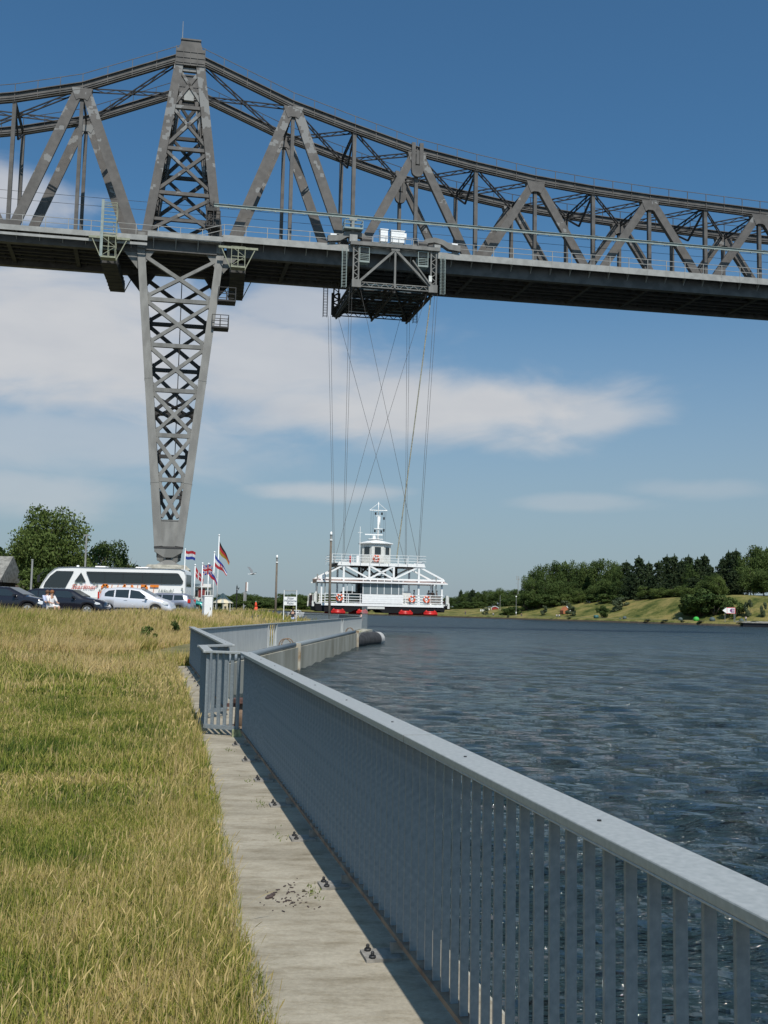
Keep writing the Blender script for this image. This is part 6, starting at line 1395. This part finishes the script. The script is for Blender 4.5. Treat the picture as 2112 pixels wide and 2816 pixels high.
# street lamps by the left trees
for (u, vt, vb, d, lb) in ((232, 1473, 1600, 105, 'tall pale lamp post between the two big trees'), (84, 1541, 1640, 98, 'shorter grey lamp post beside the shed'), (533, 1560, 1640, 0, None)):
    if lb is None: continue
    p = at(u, vb, d); z0 = gz(p.x, d); h = ztop(u, vt, d)-z0; t = thing('lamp_post', lb, 'lamp post', (p.x, d, z0)); MB().tube((0,0,0),(0,0,h),.11,10,.09).build('post', STEELW, t)
    b = MB(); e_ = .3 if u > 100 else .09; b.bx(-e_,e_,-.1,.1,h,h+.12); b.build('lamp_head', STEELW, t)
# boats/pontoon sheds on the far left shore
for (u, v, wpx, d, lb) in ((815, 1674, 46, 300, 'low white motor boat moored across the canal behind the welcome sign'), (826, 1673, 14, 262, 'white boat bow next to the ferry end')):
    p = at(u, v, d); wm = wpx*d/2750; t = thing('motor_boat', lb, 'boat', (p.x, d, WZ))
    b = MB(); b.prism([(-wm/2,.2),(wm*.45,.2),(wm/2,1.2),(-wm/2,1.1)], -1, 1); b.build('hull', WHITE, t); b = MB(); b.bx(-wm*.3,wm*.15,-.8,.8,1.2,1.9); b.build('cabin', OFFW, t); b = MB(); b.bx(-wm*.28,wm*.13,-.83,.83,1.4,1.7); b.build('window', GLASS, t)
# gull flying
def gull(u, v, d, sc_, label, rz, flap):
    p = at(u, v, d); b = MB(); r = sc_
    b.tube((-.22*r,0,0),(0,0,.02*r),.03*r,8,.07*r); b.tube((0,0,.02*r),(.18*r,0,.03*r),.07*r,8,.05*r); b.ball((.22*r,0,.05*r),.045*r,8,6); b.tube((.25*r,0,.05*r),(.33*r,0,.035*r),.015*r,6,.004*r)
    b.add([(-.22*r,-.03*r,0),(-.22*r,.03*r,0),(-.36*r,.06*r,0),(-.36*r,-.06*r,0)],[(0,1,2,3)])
    o = b.build('seagull', mat('gull plumage', (.55,.55,.55), .8, col2=(.75,.75,.74), scale=3), None, True); o.location = p; o.rotation_euler = (R(20),0,rz); tag(o, label, 'bird')
    for s_ in (1, -1):
        w_ = MB(); pts = [(.08,0,.04),(.10,.28,.04+flap*.18),(.02,.62,.04+flap*.30),(-.16,.66,.04+flap*.30),(-.08,.3,.03+flap*.15),(-.10,0,.03)]
        V = [(a*r,s_*c*r,z*r) for a,c,z in pts]; V += [(a,c,z-.012*r) for a,c,z in V]; w_.add(V,[(0,1,4,5),(1,2,3,4),(11,10,7,6),(10,9,8,7),(0,6,7,1),(1,7,8,2),(2,8,9,3),(3,9,10,4),(4,10,11,5),(5,11,6,0)]); w_.build('wing', mat('gull wing', (.16,.17,.18), .8), o)
gull(694, 1579, 40, .55, 'seagull flying above the distant tree belt', R(35), 1)
gull(655, 1622, 95, .5, 'tiny seagull flying beside the slim black post', R(200), .6)

# ------------------------------------------------------------------ people
def person(loc_, rz, label, joints, edges, rad, parts, hair=HAIRD, skinm=SKIN, head=None, sc_=1.0, group=None):
    """joints: name->(x,y,z); skinned body; parts: (name, material, [edges], grow)"""
    t = thing('person', label, 'person', loc_, rz, group); t.scale = (sc_,)*3
    def skinned(nm, m, eds, grow):
        names = []; 
        for a, c in eds:
            for q in (a, c):
                if q not in names: names.append(q)
        bm = bmesh.new(); lay = bm.verts.layers.skin.verify(); vs = {}
        for k, q in enumerate(names): v = bm.verts.new(joints[q]); v[lay].radius = (rad[q]+grow,)*2; v[lay].use_root = (k == 0); vs[q] = v
        for a, c in eds: bm.edges.new((vs[a], vs[c]))
        me = bpy.data.meshes.new(nm); bm.to_mesh(me); bm.free(); me.materials.append(m); o = bpy.data.objects.new(nm, me); C.objects.link(o); o.parent = t
        o.modifiers.new('skin', 'SKIN').use_smooth_shade = True; o.modifiers.new('sub', 'SUBSURF').levels = 1; o.modifiers['sub'].render_levels = 1; return o
    skinned('body', skinm, edges, 0)
    for nm, m, eds, g in parts: skinned(nm, m, eds, g)
    hx, hy, hz_ = joints['crown']; 
    b = MB(); b.ball((hx-.015, hy, hz_-.055), .105, 12, 8, 1.0); b.build('hair', hair, t, True)
    return t
BASEJ = {'pelvis':(0,0,.94),'waist':(0,0,1.08),'chest':(0,0,1.28),'neck':(0,0,1.47),'jaw':(.02,0,1.56),'crown':(.01,0,1.68),
 'shl':(0,.18,1.40),'ell':(.02,.25,1.14),'wrl':(.12,.24,.92),'hal':(.16,.24,.85),'shr':(0,-.18,1.40),'elr':(.02,-.25,1.14),'wrr':(.12,-.24,.92),'har':(.16,-.24,.85),
 'hil':(0,.09,.90),'knl':(.03,.10,.50),'anl':(0,.10,.09),'tol':(.15,.11,.04),'hir':(0,-.09,.90),'knr':(.03,-.10,.50),'anr':(0,-.10,.09),'tor':(.15,-.11,.04)}
SITJ = dict(BASEJ); SITJ.update({'pelvis':(0,0,.50),'waist':(-.02,0,.64),'chest':(0,0,.86),'neck':(.03,0,1.04),'jaw':(.07,0,1.13),'crown':(.06,0,1.24),'shl':(.0,.18,.97),'ell':(.12,.24,.72),'wrl':(.33,.17,.66),'hal':(.42,.14,.66),'shr':(.0,-.18,.97),'elr':(.12,-.24,.72),'wrr':(.33,-.17,.66),'har':(.42,-.14,.66),
 'hil':(.05,.10,.50),'knl':(.47,.12,.50),'anl':(.42,.12,.09),'tol':(.57,.13,.04),'hir':(.05,-.10,.50),'knr':(.47,-.12,.50),'anr':(.48,-.12,.09),'tor':(.63,-.13,.04)})
RAD = {'pelvis':.125,'waist':.115,'chest':.135,'neck':.05,'jaw':.075,'crown':.095,'shl':.06,'ell':.042,'wrl':.03,'hal':.035,'shr':.06,'elr':.042,'wrr':.03,'har':.035,'hil':.085,'knl':.06,'anl':.04,'tol':.035,'hir':.085,'knr':.06,'anr':.04,'tor':.035}
ED = [('pelvis','waist'),('waist','chest'),('chest','neck'),('neck','jaw'),('jaw','crown'),('chest','shl'),('shl','ell'),('ell','wrl'),('wrl','hal'),('chest','shr'),('shr','elr'),('elr','wrr'),('wrr','har'),('pelvis','hil'),('hil','knl'),('knl','anl'),('anl','tol'),('pelvis','hir'),('hir','knr'),('knr','anr'),('anr','tor')]
SHIRT = [('waist','pelvis'),('waist','chest'),('chest','shl'),('chest','shr'),('shl','ell'),('shr','elr')]; TRS = [('pelvis','hil'),('pelvis','hir'),('hil','knl'),('hir','knr'),('knl','anl'),('knr','anr')]; SHORT = TRS[:4]
cm = lambda nm, c: mat('cloth '+nm, c, .9)
WT, LB, DK, PK, RD2, JN = cm('white',(.72,.70,.70)), cm('light blue',(.45,.52,.72)), cm('dark',(.03,.03,.04)), cm('pink',(.6,.38,.36)), cm('red',(.5,.05,.03)), cm('denim',(.06,.09,.16))
def ppl(u, d, zfoot, rz, label, J, top, bot, short=False, hair=HAIRD, sc_=1, group=None, dx=0):
    p = at(u, 1660, d); return person((p.x+dx, d, zfoot), rz, label, J, ED, RAD, [('shirt', top, SHIRT, .014), ('trousers', bot, SHORT if short else TRS, .014)], hair, sc_=sc_, group=group)
zp = gz(-15.8, 47.5)
bn = thing('bench', 'low bench under the two seated people by the black car', 'bench', (at(133,1660,47.5).x, 47.5, zp), 0)
MB().bx(-.75,.75,-.2,.2,.36,.41).build('seat', WOODP, bn)
for x in (-.6,.6): MB().bx(x-.04,x+.04,-.15,.15,0,.36).build('leg', STEELD, bn)
ppl(127, 47.6, zp, R(-20), 'seated person with brown hair in a light blue top on the bench', SITJ, LB, JN, hair=mat('brown hair',(.12,.06,.03),.7))
ppl(140, 47.4, zp, R(-35), 'seated person with auburn hair in a white shirt leaning forward', SITJ, WT, WT, True, HAIRB)
# man sitting on the pier behind the railing
ppl(989, 92, .15, R(180), 'man in a pink shirt sitting on the pier behind the railing end', SITJ, PK, WT, dx=.2)
ppl(806, 83, .0, R(-90), 'person with dark hair and dark top behind the welcome sign', BASEJ, DK, LB, sc_=.95)
# passengers
for (x, y_, lb, top, rz, J) in ((27.8, 1.9, 'ferry passenger in a white T-shirt near the lifebuoy', WT, 0, BASEJ), (29.6, 2.2, 'ferry passenger in a white shirt leaning at the rail', WT, 2, BASEJ), (30.15, 2.6, 'ferry passenger in a dark top behind the red clad one', DK, 1, BASEJ), (30.5, 2.0, 'ferry passenger in a red shirt at the ferry end', RD2, 3, BASEJ)):
    person(fpt(x, y_, 2.02), BR_+rz, lb, J, ED, RAD, [('shirt', top, SHIRT, .014), ('trousers', JN, TRS, .014)], sc_=.98, group='passengers on the ferry')
# car on the ferry deck
q = fpt(19.0, 3.2, 2.03); car('ferry_car', 'dark green car standing on the left half of the ferry deck', 'car', q, BR_, 3.4,
 [(0,.7),(.1,.95),(.35,1.3),(.6,1.38),(1.7,1.4),(2.1,1.3),(2.6,.98),(3.1,.88),(3.35,.74),(3.4,.5)], [(0,.69),(.3,.9),(1.2,.92),(2.5,.9),(3.0,.8),(3.4,.45)], [(2.08,2.55),(.33,.15)],
 [[(.5,.98),(1.2,.98),(1.2,1.28),(.65,1.26)],[(1.28,.98),(2.25,.95),(2.0,1.2),(1.85,1.28),(1.28,1.28)]], (.6,2.7), paint('bottle green', (.03,.06,.05)), Wd=1.6, lights=(3.15,.7,.14,.08))

# ------------------------------------------------------------------ things on the far shore
def shore_thing(u, inl): x, y, z = bank_pt(u, inl); return x, y, z
GRM = {}
def dome(u, inl, wpx, m, label, box=False):
    x, y, z = shore_thing(u, inl); wm = wpx*y/2750; t = thing('fishing_tent', label, 'tent', (x, y, z), random.random(), 'fishing shelters along the far shore')
    b = MB()
    if box: b.prism([(-wm*.5,0),(wm*.5,0),(wm*.42,wm*.78),(-wm*.42,wm*.78)], -wm*.4, wm*.4)
    else:
        b.ball((0,0,wm*.25), wm*.5, 14, 8, .95); 
        for i in range(7): a = i*.9; b.path([(0,0,wm*.73)]+[(wm*.505*math.sin(R(k))*math.cos(a), wm*.505*math.sin(R(k))*math.sin(a), wm*.25+wm*.48*math.cos(R(k))) for k in (20,45,70,95)], .015, 4)
    b.build('canopy', m, t, True); b = MB(); b.tube((0,-wm*.3,0),(0,-wm*.5,wm*.3),.02,5); b.build('peg', STEELD, t)
TEAL = mat('teal cloth', (.04,.13,.13), .7); DGR = mat('dark grey green cloth', (.07,.10,.10), .7); BGR = mat('bright green cloth', (.05,.42,.06), .7)
dome(1642, 5.5, 11, TEAL, 'boxy teal fishing tent beside the round grey green shrub', True); dome(1720, 5.5, 11, DGR, 'dark green dome shelter right of the boxy teal one'); dome(1708, 5, 5, DGR, 'small dark pack left of the dark green dome')
dome(1873, 6, 12, DGR, 'blue grey dome shelter left of the bright green one'); dome(1916, 5.5, 16, BGR, 'bright green dome shelter on the far shore'); dome(1960, 6, 16, DGR, 'dark dome shelter between bright green one and arrow sign'); dome(2040, 6, 13, DGR, 'dark dome shelter right of the arrow sign')
# arrow sign
x, y, z = shore_thing(2006, 4.2); t = thing('arrow_sign', 'white arrow shaped shore sign with red border and number 25', 'sign', (x, y, z), 0); pz = y/2750
zc_ = ztop(2006,1679,y)-z; hh = 16.5*pz/2; x0 = -18*pz; x1 = 17*pz; xs_ = -6*pz
b = MB(); b.bx(xs_, x1, -.05, .05, zc_-hh, zc_+hh); b.build('board', mat('sign red', (.75,.05,.08), .5), t)
b = MB(); b.bx(xs_+.1, x1-.12, -.07, -.051, zc_-hh+.11, zc_+hh-.11); b.build('panel', WHITE, t)
b = MB(); b.prism([(x0,zc_),(xs_-.01,zc_-hh),(xs_-.01,zc_+hh)], -.05, .05); b.build('arrow_head', WHITE, t)
b = MB(); b.prism([(.15,zc_),(.5,zc_-hh*.66),(x1-.2,zc_-hh*.66),(x1-.2,zc_+hh*.66),(.5,zc_+hh*.66)], -.085, -.071); b.build('purple_arrow', mat('purple', (.16,.03,.16), .5), t)
text_part('25', hh*.95, WHITE, t, (x1-.62,-.09,zc_), (R(90),0,0), bold=.01)
for sx0 in (xs_-.5, x1-.35): MB().tube((sx0,.08,-.3),(sx0,.08,zc_+hh),.06,8).build('post', STEELW, t)
b = MB(); b.tube((x1-.1,.1,-.2),(x1-.1,.1,zc_-hh),.1,8); b.build('prop', TEAL, t)
# far jetty
x, y, z = shore_thing(2075, 3); sj = s_at_u(2062); ax, ay = shore_n(sj); t = thing('jetty', 'concrete jetty with dark underside on the far shore at the right edge', 'jetty', (float(shore(sj)[0]), float(shore(sj)[1]), 0), math.atan2(-.78, .95))
b = MB(); b.bx(-.5, 40, -3.5, 4.0, .05, .35); b.build('deck', CONC, t); b = MB(); b.bx(-.3, 40, -3.3, 3.8, -1.3, .05); b.build('dark_side', BLACK, t); b = MB(); b.bx(-5, 40, 4.4, 5.0, .1, .5); b.build('wall', CONC, t)
# lamp pole, white post, mast
for (u, vt, vb, inl, r_, lb, hd) in ((1423, 1641, 1690, 6.2, .09, 'white topped lamp pole on the far shore in front of the wood', True), (1379, 1637, 1658, 22, .09, 'plain pale post right of the red hut', False), (1428, 1584, 1640, 60, .16, 'slim lattice radio mast behind the left end of the wood', False), (2022, 1688, 1704, 3.5, .07, 'short dark post under the arrow sign', False)):
    x, y, z = shore_thing(u, inl); h = ztop(u, vt, y)-z; t = thing('pole', lb, 'pole', (x, y, z)); MB().tube((0,0,-.2),(0,0,h),r_,8,r_*.7).build('post', STEELW, t)
    if hd: MB().ball((0,0,h), .28, 8, 6).build('lamp', WHITE, t, True); MB().bx(-.15,.15,-.15,.15,.9,1.5).build('box', WHITE, t)
    if u == 1428: b = MB(); b.bx(-.8,.8,-.05,.05,h-1.6,h-1.4); b.bx(-.75,-.6,-.08,.08,h-1.8,h+.1); b.bx(.3,.45,-.08,.08,h-2.2,h-.3); b.bx(-.9,.2,-.05,.05,h-3.4,h-3.3); b.build('antenna', STEELW, t)
# red hut and caravan
x, y, z = shore_thing(1365, 24); t = thing('red_hut', 'small red hut with white trimmed gable on the far bank', 'hut', (x, y, z-.3), -.2); k = y/2750
b = MB(); b.bx(-9*k,9*k,0,3,0,7*k); b.prism([(-9*k,7*k),(9*k,7*k),(0,10.5*k)],0,3); b.build('wall', mat('red boards', (.30,.04,.03), .8, var=.15, scale=4), t)
b = MB(); b.beam((-10.5*k,-.05,6.8*k),(0,-.05,11*k),.25,.16); b.beam((10.5*k,-.05,6.8*k),(0,-.05,11*k),.25,.16); b.bx(-9.6*k,-8.8*k,-.06,0,0,7*k); b.bx(8.8*k,9.6*k,-.06,0,0,7*k); b.build('trim', WHITE, t)
b = MB(); b.prism([(-10.5*k,6.9*k),(0,11.1*k),(10.5*k,6.9*k),(10.5*k,7.3*k),(0,11.6*k),(-10.5*k,7.3*k)],.05,3.2); b.build('roof', mat('dark felt', (.07,.06,.06), .9), t)
x, y, z = shore_thing(1343, 23); t = thing('caravan', 'small white caravan left of the red hut', 'caravan', (x, y, z-.2), 0)
b = MB(); b.bx(-8*k,8*k,0,2.2,.3,7*k); b.build('body', OFFW, t, bevel=.15); b = MB(); b.bx(-3*k,2*k,-.03,0,3.5*k,5.3*k); b.build('window', GLASS, t); b = MB(); b.bx(-8*k,8*k,-.02,2.25,6.9*k,7.6*k); b.build('roof', BLACK, t)
for i, u in enumerate((1326, 1330, 1334)):
    x, y, z = shore_thing(u, 22); tag(MB().bx(x-.15,x+.15,y-.15,y+.15,z-.2,z+.75).build('marker_stone', WHITE), 'small white marker stone left of the caravan, %s of three' % ('first','middle','last')[i], 'marker', 'marker stones by the caravan')
# red tent in the wood's edge
x, y, z = shore_thing(1561, 20); t = thing('gable_cabin', 'little orange roofed cabin with white bargeboard half hidden at the wood edge', 'cabin', (x, y, z), .3)
b = MB(); b.prism([(-1.3,0),(1.3,0),(1.3,1.2),(0,2.6),(-1.3,1.2)],0,2.5); b.build('wall', mat('orange boards', (.40,.14,.06), .8), t); b = MB(); b.beam((0,-.05,2.75),(1.5,-.05,1.0),.2,.22); b.build('bargeboard', WHITE, t)
# far figures
for (u, inl, top, lb, J) in ((1534, 3.5, WT, 'far figure in white sitting on the far shore left of the teal tent', SITJ), (1541, 4, WT, 'second far figure in white sitting beside the first', SITJ), (1360, 4, WT, 'far figure in white at the water below the red hut', SITJ), (1284, 4, DK, 'far figure in dark clothes at the left end of the far shore', BASEJ), (1437, 4, DK, 'far figure in dark clothes sitting right of the lamp pole', SITJ), (2052, 5.2, WT, 'far figure in white standing by the jetty', BASEJ)):
    x, y, z = shore_thing(u, inl); person((x, y, z), 1.0, lb, J, ED, RAD, [('shirt', top, SHIRT, .014), ('trousers', JN, TRS, .014)], group='people on the far shore')
